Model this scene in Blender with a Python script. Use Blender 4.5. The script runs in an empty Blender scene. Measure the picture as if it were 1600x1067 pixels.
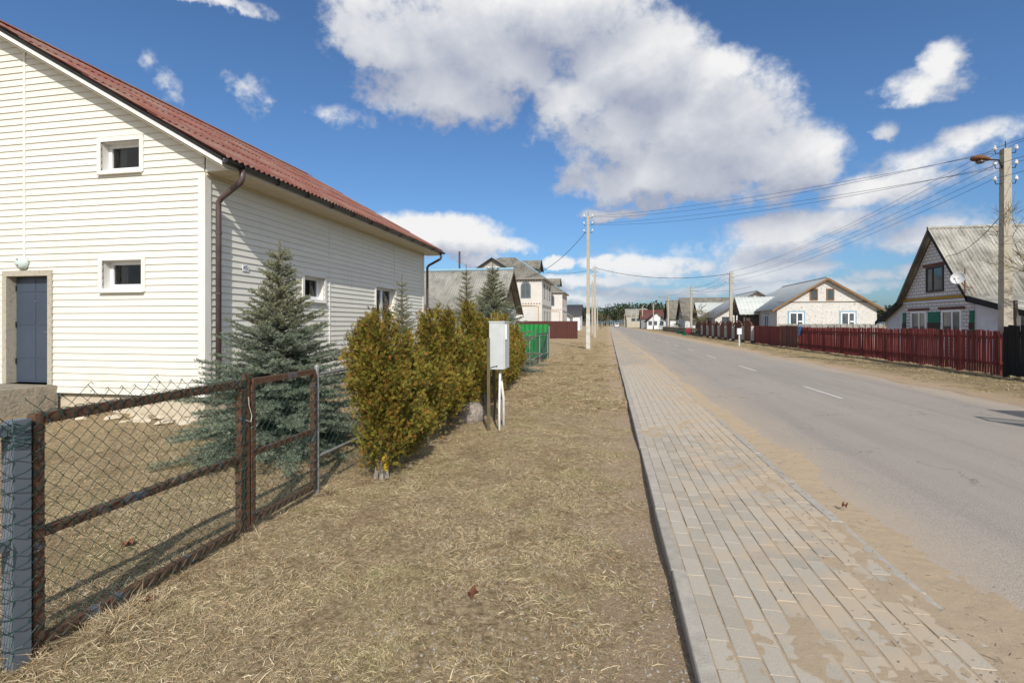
import bpy, math, random
import numpy as np
from mathutils import Vector, Matrix
random.seed(7); RNG = np.random.default_rng(11)
R = math.radians
scene = bpy.context.scene
col = scene.collection

# ------------------------------------------------------------------ camera
H, F, HOR, VPX = 1.5, 790.0, 506.0, 951.0
TH = math.atan((VPX - 800) / F); CT, ST = math.cos(TH), math.sin(TH)
cd = bpy.data.cameras.new('camera'); cam = bpy.data.objects.new('camera', cd); col.objects.link(cam)
cam.location = (0, 0, H); cam.rotation_euler = (R(90), 0, TH)
cd.sensor_width = 36; cd.lens = F / 1600 * 36; cd.shift_y = -(533.5 - HOR) / 1600
cd.clip_start = 0.05; cd.clip_end = 6000
scene.camera = cam

# a pixel of the photograph -> a world direction / point on a plane the thing stands on
def ray(x, y):
    a = (x - 800) / F
    return Vector((a * CT - ST, CT + a * ST, (HOR - y) / F))
def gp(x, y, z=0.0):
    d = ray(x, y); t = (z - H) / d.z
    return Vector((d.x * t, d.y * t, z))
def onX(x, y, X):
    d = ray(x, y); t = X / d.x
    return Vector((X, d.y * t, H + d.z * t))
def onY(x, y, Y):
    d = ray(x, y); t = Y / d.y
    return Vector((d.x * t, Y, H + d.z * t))
def atd(x, y, dist):
    d = ray(x, y); return Vector((d.x * dist, d.y * dist, H + d.z * dist))

# ------------------------------------------------------------------ light
SUN_EL, SUN_AZ = R(37.5), R(19)          # the sun stands behind the camera, a little to the right
tosun = Vector((math.sin(SUN_AZ) * math.cos(SUN_EL), -math.cos(SUN_AZ) * math.cos(SUN_EL), math.sin(SUN_EL)))
sl = bpy.data.lights.new('sun', 'SUN'); sl.energy = 4.3; sl.angle = R(0.5); sl.color = (1, .945, .86)
so = bpy.data.objects.new('sun', sl); col.objects.link(so)
so.rotation_euler = tosun.to_track_quat('Z', 'Y').to_euler(); so.location = (5, -10, 20)

world = bpy.data.worlds.new('World'); scene.world = world; world.use_nodes = True
try:
    world.cycles.sampling_method = 'NONE'
except Exception: pass
WS = 0.1
def build_world():
    nt = world.node_tree; nt.nodes.clear()
    def mkm(t):
        def m(op, a, b=None, c=None, clamp=False):
            n = t.nodes.new('ShaderNodeMath'); n.operation = op; n.use_clamp = clamp
            for i, v in enumerate((a, b, c)):
                if v is None: continue
                if isinstance(v, (int, float)): n.inputs[i].default_value = v
                else: t.links.new(v, n.inputs[i])
            return n.outputs[0]
        return m
    # cloud field: cumulus heaps at given azimuth / elevation, broken up by noise
    g = bpy.data.node_groups.new('cloud_field', 'ShaderNodeTree')
    g.interface.new_socket('Vector', in_out='INPUT', socket_type='NodeSocketVector')
    g.interface.new_socket('Field', in_out='OUTPUT', socket_type='NodeSocketFloat')
    g.interface.new_socket('Raw', in_out='OUTPUT', socket_type='NodeSocketFloat')
    g.interface.new_socket('Raised', in_out='OUTPUT', socket_type='NodeSocketFloat')
    g.interface.new_socket('Relief', in_out='OUTPUT', socket_type='NodeSocketFloat')
    gi = g.nodes.new('NodeGroupInput'); go = g.nodes.new('NodeGroupOutput'); m = mkm(g)
    nrm = g.nodes.new('ShaderNodeVectorMath'); nrm.operation = 'NORMALIZE'; g.links.new(gi.outputs[0], nrm.inputs[0])
    sx = g.nodes.new('ShaderNodeSeparateXYZ'); g.links.new(nrm.outputs[0], sx.inputs[0])
    az = m('ARCTAN2', sx.outputs[0], sx.outputs[1]); el = m('ARCSINE', sx.outputs[2])
    def noise(scale, det, rough, zs=1.0, off=0.0, sh=(0, 0, 0)):
        mp = g.nodes.new('ShaderNodeMapping'); mp.inputs['Scale'].default_value = (1, 1, zs); mp.inputs['Location'].default_value = (off + sh[0], off * .7 + sh[1], off * .3 + sh[2]*zs)
        g.links.new(nrm.outputs[0], mp.inputs[0])
        n = g.nodes.new('ShaderNodeTexNoise'); n.inputs['Scale'].default_value = scale; n.inputs['Detail'].default_value = det
        n.inputs['Roughness'].default_value = rough; g.links.new(mp.outputs[0], n.inputs['Vector']); return n.outputs[0]
    n1 = noise(5.5, 9, .56, 1.25, 3.1); n2 = noise(17, 6, .6, 1.2, 8.4); n3 = noise(2.6, 4, .5, 1.0, 5.7); n4 = noise(52, 3, .6, 1.15, 2.2); n1b = noise(5.5, 6, .56, 1.25, 3.1, (.012, -.004, .055)); n2b = noise(17, 4, .6, 1.2, 8.4, (.012, -.004, .03))
    wz = m('MULTIPLY', m('SUBTRACT', n1, .5), .16); azw = m('ADD', az, wz); elw = m('ADD', el, m('MULTIPLY', m('SUBTRACT', n2, .5), .05))
    blobs = [(700,50,165,105,1),(860,15,170,75,1),(612,80,72,42,1),(700,145,115,62,1),(760,100,120,70,1),
             (1000,115,115,92,1.05),(1105,200,150,105,1.05),(950,205,120,72,1),(1215,255,112,66,1),(1040,275,170,48,1),(905,165,70,50,.95),(1120,120,70,50,.9),
             (685,368,108,36,1),(745,388,85,22,1),(1440,140,125,42,.42),(1490,95,60,46,.42),(1372,206,44,20,.40),(1540,205,100,36,.30),
             (1370,300,115,38,.62),(1270,352,200,32,.58),(1420,372,230,40,.58),(1190,426,150,20,.9),(1020,418,110,20,.9),(1440,425,180,16,.75),(1330,375,420,80,.22),(1120,405,320,55,.28),(1450,260,260,60,.12),(960,335,60,14,.6),
             (1110,455,420,14,.72),(920,470,200,12,.75),(872,407,28,13,.9),(940,410,40,14,.8),(330,-2,130,20,.45),(232,92,44,36,.02),(395,140,70,52,-.02),(540,185,95,32,.05),(270,130,40,60,-.1),(900,440,220,14,.62),
             (-250,250,300,60,.9),(-150,60,260,60,.8),(1800,180,160,70,1),(2000,330,300,50,.9)]
    acc = None; acc2 = None; UP = .055
    for (x, y, rx, ry, w) in blobs:
        d = ray(x, y); a0 = math.atan2(d.x, d.y); e0 = math.atan2(d.z, math.hypot(d.x, d.y))
        dx = ray(x + rx, y); ra = abs(math.atan2(dx.x, dx.y) - a0); dy = ray(x, y - ry); re = abs(math.atan2(dy.z, math.hypot(dy.x, dy.y)) - e0)
        u = m('MULTIPLY', m('SUBTRACT', azw, a0), 1 / ra); v = m('MULTIPLY', m('SUBTRACT', elw, e0), 1 / re)
        f = m('SUBTRACT', w, m('ADD', m('MULTIPLY', u, u), m('MULTIPLY', v, v)))
        f2 = m('SUBTRACT', f, m('MULTIPLY_ADD', v, 2*UP/re, (UP/re)**2))      # the same heap looked at a little higher up
        acc = f if acc is None else m('SMOOTH_MAX', acc, f, .35); acc2 = f2 if acc2 is None else m('MAXIMUM', acc2, f2)
    # the rest of the sky carries the same kind of scattered cumulus
    behind = m('MULTIPLY', m('SUBTRACT', m('ABSOLUTE', m('ADD', az, .18)), 1.15), 3.0, clamp=True)
    gen = m('SUBTRACT', m('MULTIPLY', m('SUBTRACT', n3, .47), 7), m('MULTIPLY', m('SUBTRACT', 1.0, behind), 9))
    acc = m('MAXIMUM', acc, m('MINIMUM', gen, 1.0))
    acc = m('MAXIMUM', acc, -3.0)
    raw = acc
    tot = m('ADD', m('ADD', acc, m('MULTIPLY', m('SUBTRACT', n1, .5), 2.3)), m('MULTIPLY', m('SUBTRACT', n2, .5), 1.5)); tot = m('ADD', tot, m('MULTIPLY', m('SUBTRACT', n4, .5), .75))
    g.links.new(tot, go.inputs[0]); g.links.new(raw, go.inputs[1]); g.links.new(m('MAXIMUM', acc2, -3.0), go.inputs[2]); g.links.new(m('ADD', m('MULTIPLY', m('SUBTRACT', n1, n1b), 2.3), m('MULTIPLY', m('SUBTRACT', n2, n2b), 1.5)), go.inputs[3])
    m = mkm(nt)
    out = nt.nodes.new('ShaderNodeOutputWorld'); bg = nt.nodes.new('ShaderNodeBackground'); bg.inputs[1].default_value = WS
    nt.links.new(bg.outputs[0], out.inputs[0])
    sky = nt.nodes.new('ShaderNodeTexSky'); sky.sky_type = 'NISHITA'; sky.sun_disc = False
    sky.sun_elevation = SUN_EL; sky.sun_rotation = math.pi - SUN_AZ; sky.air_density = 1.0; sky.dust_density = 1.7; sky.ozone_density = 2.6; sky.altitude = 200
    tc = nt.nodes.new('ShaderNodeTexCoord')
    def field(off):
        va = nt.nodes.new('ShaderNodeVectorMath'); va.operation = 'ADD'; va.inputs[1].default_value = off; nt.links.new(tc.outputs['Generated'], va.inputs[0])
        n = nt.nodes.new('ShaderNodeGroup'); n.node_tree = g; nt.links.new(va.outputs[0], n.inputs[0]); return n.outputs
    f0, r0, r1, relief = field((0, 0, 0))
    def smooth(x, a, b):
        n = nt.nodes.new('ShaderNodeMapRange'); n.interpolation_type = 'SMOOTHSTEP'; n.inputs[1].default_value = a; n.inputs[2].default_value = b
        nt.links.new(x, n.inputs[0]); return n.outputs[0]
    alpha = smooth(f0, -.32, .52)
    lit = m('ADD', m('ADD', .41, m('MULTIPLY', m('MINIMUM', m('SUBTRACT', r0, r1), 1.2), .52)), m('SUBTRACT', m('MULTIPLY', relief, .24), m('MULTIPLY', m('MAXIMUM', r0, 0.0), .12)), clamp=True)
    cr = nt.nodes.new('ShaderNodeValToRGB'); e = cr.color_ramp.elements
    e[0].position = .05; e[0].color = (.43, .47, .59, 1); e[1].position = .92; e[1].color = (1.0, 1.0, 1.0, 1)
    k = cr.color_ramp.elements.new(.45); k.color = (.68, .71, .78, 1)
    nt.links.new(lit, cr.inputs[0])
    sc = nt.nodes.new('ShaderNodeVectorMath'); sc.operation = 'SCALE'; sc.inputs[3].default_value = .90 / WS; nt.links.new(cr.outputs[0], sc.inputs[0])
    # hazier, paler clouds low over the horizon
    sz = nt.nodes.new('ShaderNodeSeparateXYZ'); nt.links.new(tc.outputs['Generated'], sz.inputs[0])
    skc = nt.nodes.new('ShaderNodeMixRGB'); skc.blend_type = 'MULTIPLY'; skc.inputs[0].default_value = 1; skc.inputs[2].default_value = (.74, 1.03, 1.30, 1); nt.links.new(sky.outputs[0], skc.inputs[1])
    mx = nt.nodes.new('ShaderNodeMixRGB'); nt.links.new(m('MULTIPLY', alpha, m('ADD', .72, m('MULTIPLY', sz.outputs[2], 2.0), clamp=True)), mx.inputs[0])
    nt.links.new(skc.outputs[0], mx.inputs[1]); nt.links.new(sc.outputs[0], mx.inputs[2]); nt.links.new(mx.outputs[0], bg.inputs[0])
build_world()
vs = scene.view_settings; vs.view_transform = 'Standard'; vs.look = 'None'; vs.gamma = 1; vs.use_curve_mapping = False; vs.exposure = 0.0
cy = scene.cycles; cy.max_bounces = 5; cy.diffuse_bounces = 2; cy.glossy_bounces = 2; cy.transparent_max_bounces = 8

# ------------------------------------------------------------------ builders
class MB:
    def __init__(s): s.v = []; s.f = []
    def add(s, v, f):
        o = len(s.v); s.v += [tuple(p) for p in v]; s.f += [tuple(i + o for i in q) for q in f]; return s
    def box(s, x0, x1, y0, y1, z0, z1):
        x0, x1 = min(x0, x1), max(x0, x1); y0, y1 = min(y0, y1), max(y0, y1); z0, z1 = min(z0, z1), max(z0, z1)
        return s.add([(x0,y0,z0),(x1,y0,z0),(x1,y1,z0),(x0,y1,z0),(x0,y0,z1),(x1,y0,z1),(x1,y1,z1),(x0,y1,z1)],
                     [(3,2,1,0),(4,5,6,7),(0,1,5,4),(1,2,6,5),(2,3,7,6),(3,0,4,7)])
    def obox(s, c, a, b, d):           # centre and three half-vectors
        c, a, b, d = map(Vector, (c, a, b, d))
        P = [c-a-b-d, c+a-b-d, c+a+b-d, c-a+b-d, c-a-b+d, c+a-b+d, c+a+b+d, c-a+b+d]
        return s.add(P, [(3,2,1,0),(4,5,6,7),(0,1,5,4),(1,2,6,5),(2,3,7,6),(3,0,4,7)])
    def bar(s, p, q, w, h, up=(0,0,1)):
        p, q, up = Vector(p), Vector(q), Vector(up); a = (q - p); n = a.normalized(); u = n.cross(up)
        if u.length < 1e-4: u = n.cross(Vector((0,1,0)))
        u.normalize(); t = u.cross(n)
        return s.obox((p + q) / 2, a / 2, u * w / 2, t * h / 2)
    def prism(s, poly, ext):
        n = len(poly); e = Vector(ext); P = [Vector(p) for p in poly]
        return s.add(P + [p + e for p in P], [tuple(range(n))[::-1], tuple(range(n, 2*n))] + [(i, (i+1) % n, (i+1) % n + n, i + n) for i in range(n)])
    def quad(s, *p): return s.add(p, [tuple(range(len(p)))])
    def tube(s, pts, r, n=6, cap=True):
        pts = [Vector(p) for p in pts]; m = len(pts); rs = r if isinstance(r, (list, tuple)) else [r] * m
        V = []; prev = None
        for i, p in enumerate(pts):
            t = (pts[min(i+1, m-1)] - pts[max(i-1, 0)])
            if t.length < 1e-9: t = Vector((0,0,1))
            t.normalize()
            if prev is None:
                u = t.cross(Vector((0,0,1)))
                if u.length < .05: u = t.cross(Vector((1,0,0)))
            else:
                u = prev - t * prev.dot(t)
            u.normalize(); prev = u; w = t.cross(u)
            for k in range(n):
                a = 2 * math.pi * k / n; V.append(p + u * math.cos(a) * rs[i] + w * math.sin(a) * rs[i])
        Fc = [(i*n + k, i*n + (k+1) % n, (i+1)*n + (k+1) % n, (i+1)*n + k) for i in range(m-1) for k in range(n)]
        if cap: Fc += [tuple(range(n))[::-1], tuple((m-1)*n + k for k in range(n))]
        return s.add(V, Fc)
    def lathe(s, prof, c=(0,0,0), axis=(0,0,1), n=16):
        ax = Vector(axis).normalized(); u = ax.cross(Vector((0,1,0)))
        if u.length < .1: u = ax.cross(Vector((1,0,0)))
        u.normalize(); w = ax.cross(u); c = Vector(c); V = []
        for r, h in prof:
            for k in range(n):
                a = 2*math.pi*k/n; V.append(c + ax*h + (u*math.cos(a) + w*math.sin(a))*r)
        m = len(prof)
        return s.add(V, [(i*n+k, i*n+(k+1)%n, (i+1)*n+(k+1)%n, (i+1)*n+k) for i in range(m-1) for k in range(n)] + [tuple(range(n))[::-1], tuple((m-1)*n+k for k in range(n))])
    def mesh(s, name, mat, smooth=False):
        me = bpy.data.meshes.new(name); me.from_pydata(s.v, [], s.f)
        if mat: me.materials.append(mat)
        if smooth: me.polygons.foreach_set('use_smooth', [True] * len(me.polygons))
        me.update(); return me
    def build(s, name, mat, parent=None, smooth=False, **tags):
        return place(name, s.mesh(name, mat, smooth), parent, **tags)

def place(name, me, parent=None, mtx=None, label=None, cat=None, group=None, kind=None):
    o = bpy.data.objects.new(name, me); col.objects.link(o)
    if mtx is not None: o.matrix_basis = mtx
    if parent is not None:
        o.parent = parent
        if parent.parent is None: o.matrix_parent_inverse = parent.matrix_basis.inverted()
        else: o.matrix_parent_inverse = Matrix()
    tag(o, label, cat, group, kind); return o
def tag(o, label=None, cat=None, group=None, kind=None):
    for k, v in (('label', label), ('category', cat), ('group', group), ('kind', kind)):
        if v: o[k] = v
    return o
def thing(name, label, cat, loc=(0,0,0), group=None):
    o = bpy.data.objects.new(name, None); col.objects.link(o); o.empty_display_size = .2
    o.matrix_basis = Matrix.Translation(Vector(loc)); return tag(o, label, cat, group)
def copy_tree(o, parent=None):
    c = o.copy(); col.objects.link(c); c.parent = parent
    for ch in list(o.children): copy_tree(ch, c)
    return c
def npmesh(name, V, Fc, mat, colors=None, smooth=False):
    me = bpy.data.meshes.new(name); me.from_pydata(np.asarray(V, dtype=np.float32), [], np.asarray(Fc, dtype=np.int32))
    if mat: me.materials.append(mat)
    if colors is not None:
        at = me.color_attributes.new('Col', 'FLOAT_COLOR', 'POINT')
        c4 = np.ones((len(V), 4), dtype=np.float32); c4[:, :3] = colors; at.data.foreach_set('color', c4.ravel())
    if smooth: me.polygons.foreach_set('use_smooth', [True] * len(me.polygons))
    me.update(); return me
def kites(P, D, S, L, W, mid=.45):
    """flat leaf blades: base, two sides, tip"""
    D = D / np.linalg.norm(D, axis=1, keepdims=True)
    S = S - D * np.sum(S * D, axis=1, keepdims=True); S = S / (np.linalg.norm(S, axis=1, keepdims=True) + 1e-9)
    L = np.asarray(L)[:, None]; W = np.asarray(W)[:, None]
    V = np.stack([P, P + D*L*mid + S*W*.5, P + D*L, P + D*L*mid - S*W*.5], axis=1).reshape(-1, 3)
    n = len(P); Fc = np.arange(4*n).reshape(n, 4); return V, Fc

# ------------------------------------------------------------------ materials
class NT:
    def __init__(s, name):
        s.m = bpy.data.materials.new(name); s.m.use_nodes = True; s.t = s.m.node_tree; s.t.nodes.clear()
        s.out = s.t.nodes.new('ShaderNodeOutputMaterial'); s.b = s.t.nodes.new('ShaderNodeBsdfPrincipled'); s.L(s.b.outputs[0], s.out.inputs[0])
        s.geo = s.t.nodes.new('ShaderNodeNewGeometry'); s.pos = s.geo.outputs['Position']
    def L(s, a, b): s.t.links.new(a, b)
    def val(s, sock, v):
        if isinstance(v, (int, float)): sock.default_value = v
        elif isinstance(v, tuple): sock.default_value = v if len(v) == 4 or sock.type == 'VECTOR' else v + (1,)
        else: s.L(v, sock)
    def math(s, op, a, b=None, c=None, clamp=False):
        n = s.t.nodes.new('ShaderNodeMath'); n.operation = op; n.use_clamp = clamp
        for i, v in enumerate((a, b, c)):
            if v is not None: s.val(n.inputs[i], v)
        return n.outputs[0]
    def mapping(s, scale, vec=None):
        n = s.t.nodes.new('ShaderNodeMapping'); n.inputs['Scale'].default_value = scale if isinstance(scale, tuple) else (scale,)*3; s.L(vec or s.pos, n.inputs[0]); return n.outputs[0]
    def noise(s, scale=5, detail=5, rough=.55, vec=None, dist=0):
        n = s.t.nodes.new('ShaderNodeTexNoise'); n.inputs['Detail'].default_value = detail; n.inputs['Roughness'].default_value = rough; n.inputs['Distortion'].default_value = dist
        if isinstance(scale, tuple): n.inputs['Scale'].default_value = 1; s.L(s.mapping(scale, vec), n.inputs['Vector'])
        else: n.inputs['Scale'].default_value = scale; s.L(vec or s.pos, n.inputs['Vector'])
        return n.outputs[0]
    def vor(s, scale, vec=None, feat='F1'):
        n = s.t.nodes.new('ShaderNodeTexVoronoi'); n.inputs['Scale'].default_value = scale; n.feature = feat; s.L(vec or s.pos, n.inputs['Vector']); return n
    def ramp(s, fac, stops):
        n = s.t.nodes.new('ShaderNodeValToRGB'); s.L(fac, n.inputs[0]); e = n.color_ramp.elements
        while len(e) < len(stops): e.new(.5)
        for q, (p, c) in zip(e, stops):
            q.position = p; q.color = (c, c, c, 1) if isinstance(c, (int, float)) else tuple(c) + (1,)
        return n.outputs[0]
    def smooth(s, x, a, b):
        n = s.t.nodes.new('ShaderNodeMapRange'); n.interpolation_type = 'SMOOTHSTEP'; n.inputs[1].default_value = a; n.inputs[2].default_value = b; s.L(x, n.inputs[0]); return n.outputs[0]
    def mix(s, f, a, b, mode='MIX'):
        n = s.t.nodes.new('ShaderNodeMixRGB'); n.blend_type = mode; s.val(n.inputs[0], f); s.val(n.inputs[1], a); s.val(n.inputs[2], b); return n.outputs[0]
    def rnd(s):
        n = s.t.nodes.new('ShaderNodeObjectInfo'); return n.outputs['Random']
    def vary(s, c, amt):      # brightness by object
        r = s.math('ADD', 1 - amt, s.math('MULTIPLY', s.rnd(), 2 * amt)); n = s.t.nodes.new('ShaderNodeVectorMath'); n.operation = 'SCALE'; s.L(c, n.inputs[0]); s.L(r, n.inputs[3]); return n.outputs[0]
    def bump(s, h, dist=.01, strength=1.0):
        n = s.t.nodes.new('ShaderNodeBump'); n.inputs['Distance'].default_value = dist; n.inputs['Strength'].default_value = strength; s.L(h, n.inputs['Height']); s.L(n.outputs[0], s.b.inputs['Normal'])
    def sep(s): n = s.t.nodes.new('ShaderNodeSeparateXYZ'); s.L(s.pos, n.inputs[0]); return n.outputs
    def comb(s, x, y, z):
        n = s.t.nodes.new('ShaderNodeCombineXYZ')
        for i, v in enumerate((x, y, z)): s.val(n.inputs[i], v)
        return n.outputs[0]
    def fin(s, c, rough=.8, spec=.3, metal=0):
        s.val(s.b.inputs['Base Color'], c); s.val(s.b.inputs['Roughness'], rough); s.b.inputs['Specular IOR Level'].default_value = spec; s.b.inputs['Metallic'].default_value = metal; return s.m

def simple(name, c1, c2=None, scale=6, rough=.7, spec=.3, metal=0, bump=0, bscale=40, vary=0, c3=None, detail=5):
    n = NT(name); c2 = c2 or tuple(x * .8 for x in c1)
    st = [(.32, c1), (.68, c2)] if not c3 else [(.3, c1), (.52, c2), (.74, c3)]
    c = n.ramp(n.noise(scale, detail), st)
    if vary: c = n.vary(c, vary)
    if bump: n.bump(n.noise(bscale, 4), bump)
    return n.fin(c, rough, spec, metal)

M = {}
def mats():
    n = NT('vinyl_siding'); c = n.ramp(n.noise((1.2, 1.2, 5), 4), [(.3, (.755, .735, .655)), (.7, (.715, .695, .615))]); c = n.vary(c, .018)
    x, y, z = n.sep(); c = n.mix(n.math('MULTIPLY', n.math('MULTIPLY', n.smooth(z, 1.0, .3), n.smooth(n.noise((4, 4, 1.2), 5, .7), .40, .70)), .45), c, (.42, .36, .27)); c = n.mix(n.math('MULTIPLY', n.smooth(n.noise((7, 7, .5), 5, .65), .54, .72), .22), c, (.50, .455, .36))
    n.bump(n.noise((3, 3, 90), 3), .0012); M['siding'] = n.fin(c, .5, .35)
    M['siding_white'] = simple('vinyl_siding_replaced', (.745, .73, .69), (.72, .70, .665), rough=.5)
    M['trim'] = simple('white_trim', (.78, .76, .72), (.72, .70, .65), scale=3, rough=.5)
    M['pvc'] = simple('white_pvc', (.82, .83, .84), (.78, .79, .80), rough=.32, spec=.5)
    # red painted asbestos slate: paint worn off along the wave crests, grey and lichen below
    n = NT('red_slate'); a = n.noise(1.6, 6, .65); b = n.noise((2.5, 9, 2.5), 6, .7); k = n.noise(35, 3)
    red = n.ramp(b, [(.3, (.225, .075, .058)), (.55, (.275, .100, .078)), (.75, (.20, .080, .064))])
    worn = n.ramp(k, [(.3, (.24, .165, .13)), (.7, (.34, .255, .205))])
    f = n.smooth(n.math('ADD', n.math('MULTIPLY', a, .6), n.math('MULTIPLY', b, .6)), .54, .70)
    c = n.mix(n.math('MULTIPLY', f, .8), red, worn); c = n.mix(n.smooth(n.noise(7, 6, .7), .64, .72), c, (.34, .30, .20)); c = n.vary(c, .10); n.bump(k, .003); M['red_slate'] = n.fin(c, .85, .2)
    def slate(name, lo, hi, moss=.25):
        n = NT(name); a = n.noise(1.1, 6, .6); b = n.noise((7, .8, .8), 6, .75); k = n.noise(28, 4, .65)
        c = n.ramp(n.math('ADD', n.math('MULTIPLY', a, .5), n.math('MULTIPLY', b, .5)), [(.40, lo), (.58, hi)])
        c = n.mix(n.math('MULTIPLY', n.smooth(k, .45, .65), .4), c, tuple(x * .55 for x in lo)); c = n.mix(n.math('MULTIPLY', n.smooth(n.noise(2.2, 5), .55, .7), moss), c, (.14, .135, .06)); c = n.vary(c, .08)
        n.bump(k, .004); return n.fin(c, .92, .1)
    M['slate'] = slate('grey_slate', (.185, .178, .16), (.34, .328, .295)); M['slate_dark'] = slate('weathered_slate', (.13, .12, .10), (.25, .235, .20))
    M['slate_pale'] = slate('pale_slate', (.19, .182, .16), (.46, .445, .40), .12)
    n = NT('galvanised_roof'); c = n.ramp(n.noise((.8, 3, .8), 4), [(.3, (.38, .41, .40)), (.7, (.50, .52, .50))]); M['zinc_roof'] = n.fin(n.vary(c, .08), .6, .35, .08)
    M['metal_dark'] = simple('dark_brown_metal', (.022, .018, .017), (.034, .026, .024), rough=.4, spec=.5)
    M['metal_brown'] = simple('brown_pipe', (.075, .05, .047), (.10, .07, .066), rough=.42, spec=.5)
    M['soffit'] = simple('soffit_panel', (.62, .55, .40), (.58, .51, .37), rough=.55)
    M['seal_black'] = simple('black_edge', (.012, .012, .012), (.02, .02, .02), rough=.7)
    n = NT('blue_grey_door'); c = n.ramp(n.noise(2, 3), [(.3, (.045, .062, .090)), (.7, (.055, .073, .105))]); M['door'] = n.fin(c, .42, .5)
    M['concrete'] = simple('weathered_concrete', (.36, .33, .27), (.46, .42, .34), c3=(.27, .25, .21), scale=9, bump=.01, bscale=45, rough=.95, spec=.1)
    M['concrete_dark'] = simple('rough_concrete', (.22, .195, .155), (.31, .275, .22), c3=(.15, .135, .11), scale=5, bump=.02, bscale=22, rough=.95, spec=.1, detail=8)
    M['plaster'] = simple('sandy_plaster', (.50, .43, .32), (.58, .50, .385), c3=(.42, .36, .27), scale=6, bump=.008, bscale=60, rough=.95, spec=.1)
    M['concrete_pole'] = simple('pole_concrete', (.36, .325, .26), (.43, .39, .32), c3=(.28, .25, .20), scale=(5), bump=.006, bscale=50, rough=.95, spec=.1)
    M['whitewash'] = simple('whitewash', (.60, .59, .56), (.44, .42, .38), scale=5, rough=.95, spec=.1)
    M['steel'] = simple('steel_handle', (.55, .55, .55), (.5, .5, .5), rough=.25, metal=1)
    # glass
    n = NT('window_glass'); t = n.t; g = t.nodes.new('ShaderNodeBsdfGlossy'); g.inputs['Roughness'].default_value = .02; tr = t.nodes.new('ShaderNodeBsdfTransparent'); tr.inputs[0].default_value = (.72, .76, .76, 1)
    fr = t.nodes.new('ShaderNodeFresnel'); fr.inputs[0].default_value = 1.55; mx = t.nodes.new('ShaderNodeMixShader')
    n.L(fr.outputs[0], mx.inputs[0]); n.L(tr.outputs[0], mx.inputs[1]); n.L(g.outputs[0], mx.inputs[2]); n.L(mx.outputs[0], n.out.inputs[0]); M['glass'] = n.m
    M['pane'] = simple('far_window_glass', (.05, .065, .075), (.09, .11, .12), scale=2, rough=.06, spec=.7)
    M['curtain'] = simple('curtain_cloth', (.22, .22, .21), (.18, .18, .17), scale=8, rough=.9)
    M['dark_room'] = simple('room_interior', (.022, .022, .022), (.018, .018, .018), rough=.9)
    M['lamp_glass'] = simple('opal_lamp', (.60, .70, .66), (.55, .66, .63), rough=.2, spec=.5)
    M['ink'] = simple('blue_ink', (.05, .07, .11), (.06, .08, .12), rough=.6)
    # rusty angle iron with rests of blue-grey paint
    n = NT('rusty_iron'); a = n.noise(7, 7, .7); b = n.noise(40, 4, .6)
    rust = n.ramp(b, [(.3, (.060, .036, .025)), (.5, (.105, .058, .036)), (.72, (.165, .10, .062))])
    c = n.mix(n.smooth(a, .59, .63), rust, (.105, .118, .135)); n.bump(b, .003); M['rust'] = n.fin(c, .85, .2)
    n = NT('blue_grey_paint'); a = n.noise(9, 6, .7); c = n.mix(n.smooth(a, .62, .66), n.ramp(n.noise(3, 3), [(.3, (.115, .135, .16)), (.7, (.155, .175, .20))]), (.10, .06, .04)); M['bluepaint'] = n.fin(c, .5, .4)
    M['galv'] = simple('galvanised_pipe', (.24, .25, .25), (.32, .33, .33), c3=(.17, .15, .13), scale=14, rough=.55, metal=.4)
    M['green_wire'] = simple('green_pvc_wire', (.012, .045, .038), (.02, .065, .052), scale=20, rough=.45, spec=.4)
    M['cabinet'] = simple('grey_cabinet', (.55, .58, .58), (.50, .53, .53), c3=(.58, .61, .61), scale=4, rough=.4, spec=.4)
    M['white_paint'] = simple('white_paint', (.74, .74, .72), (.62, .60, .56), scale=12, rough=.7)
    M['old_post'] = simple('olive_brown_post', (.095, .078, .048), (.13, .105, .065), scale=10, rough=.9, bump=.004)
    n = NT('green_sheet'); c = n.ramp(n.noise(1.5, 3), [(.3, (.012, .20, .042)), (.7, (.016, .235, .05))]); M['green_sheet'] = n.fin(c, .4, .45)
    M['brown_sheet'] = simple('brown_sheet', (.075, .024, .019), (.09, .03, .024), scale=2, rough=.45, spec=.4)
    def wood(name, a, b, c3, vary=.15, sc=(9, 9, 1.0)):
        n = NT(name); k = n.noise(sc, 6, .65); c = n.ramp(k, [(.3, a), (.52, b), (.75, c3)]); c = n.vary(c, vary); n.bump(n.noise((60, 60, 4), 4), .003); return n.fin(c, .8, .2)
    M['red_wood'] = wood('red_brown_boards', (.15, .030, .026), (.20, .044, .037), (.105, .027, .024), .30)
    M['old_red_wood'] = wood('faded_brown_boards', (.11, .045, .032), (.16, .068, .046), (.075, .040, .032), .3)
    M['shade_black_wood'] = wood('shade_black_boards', (.010, .010, .009), (.018, .017, .015), (.026, .024, .020), .2)  # near-black colour carries the shade on the fence's road side
    M['grey_wood'] = wood('weathered_grey_boards', (.23, .22, .20), (.32, .31, .285), (.16, .155, .14), .18)
    M['dark_wood'] = wood('dark_old_boards', (.085, .070, .055), (.13, .11, .09), (.06, .05, .04), .2)
    M['steel_dark'] = simple('dark_grey_steel', (.055, .06, .065), (.075, .08, .085), rough=.5); M['blue_box'] = simple('blue_mailbox', (.02, .075, .22), (.025, .09, .26), rough=.4, spec=.5)
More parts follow.
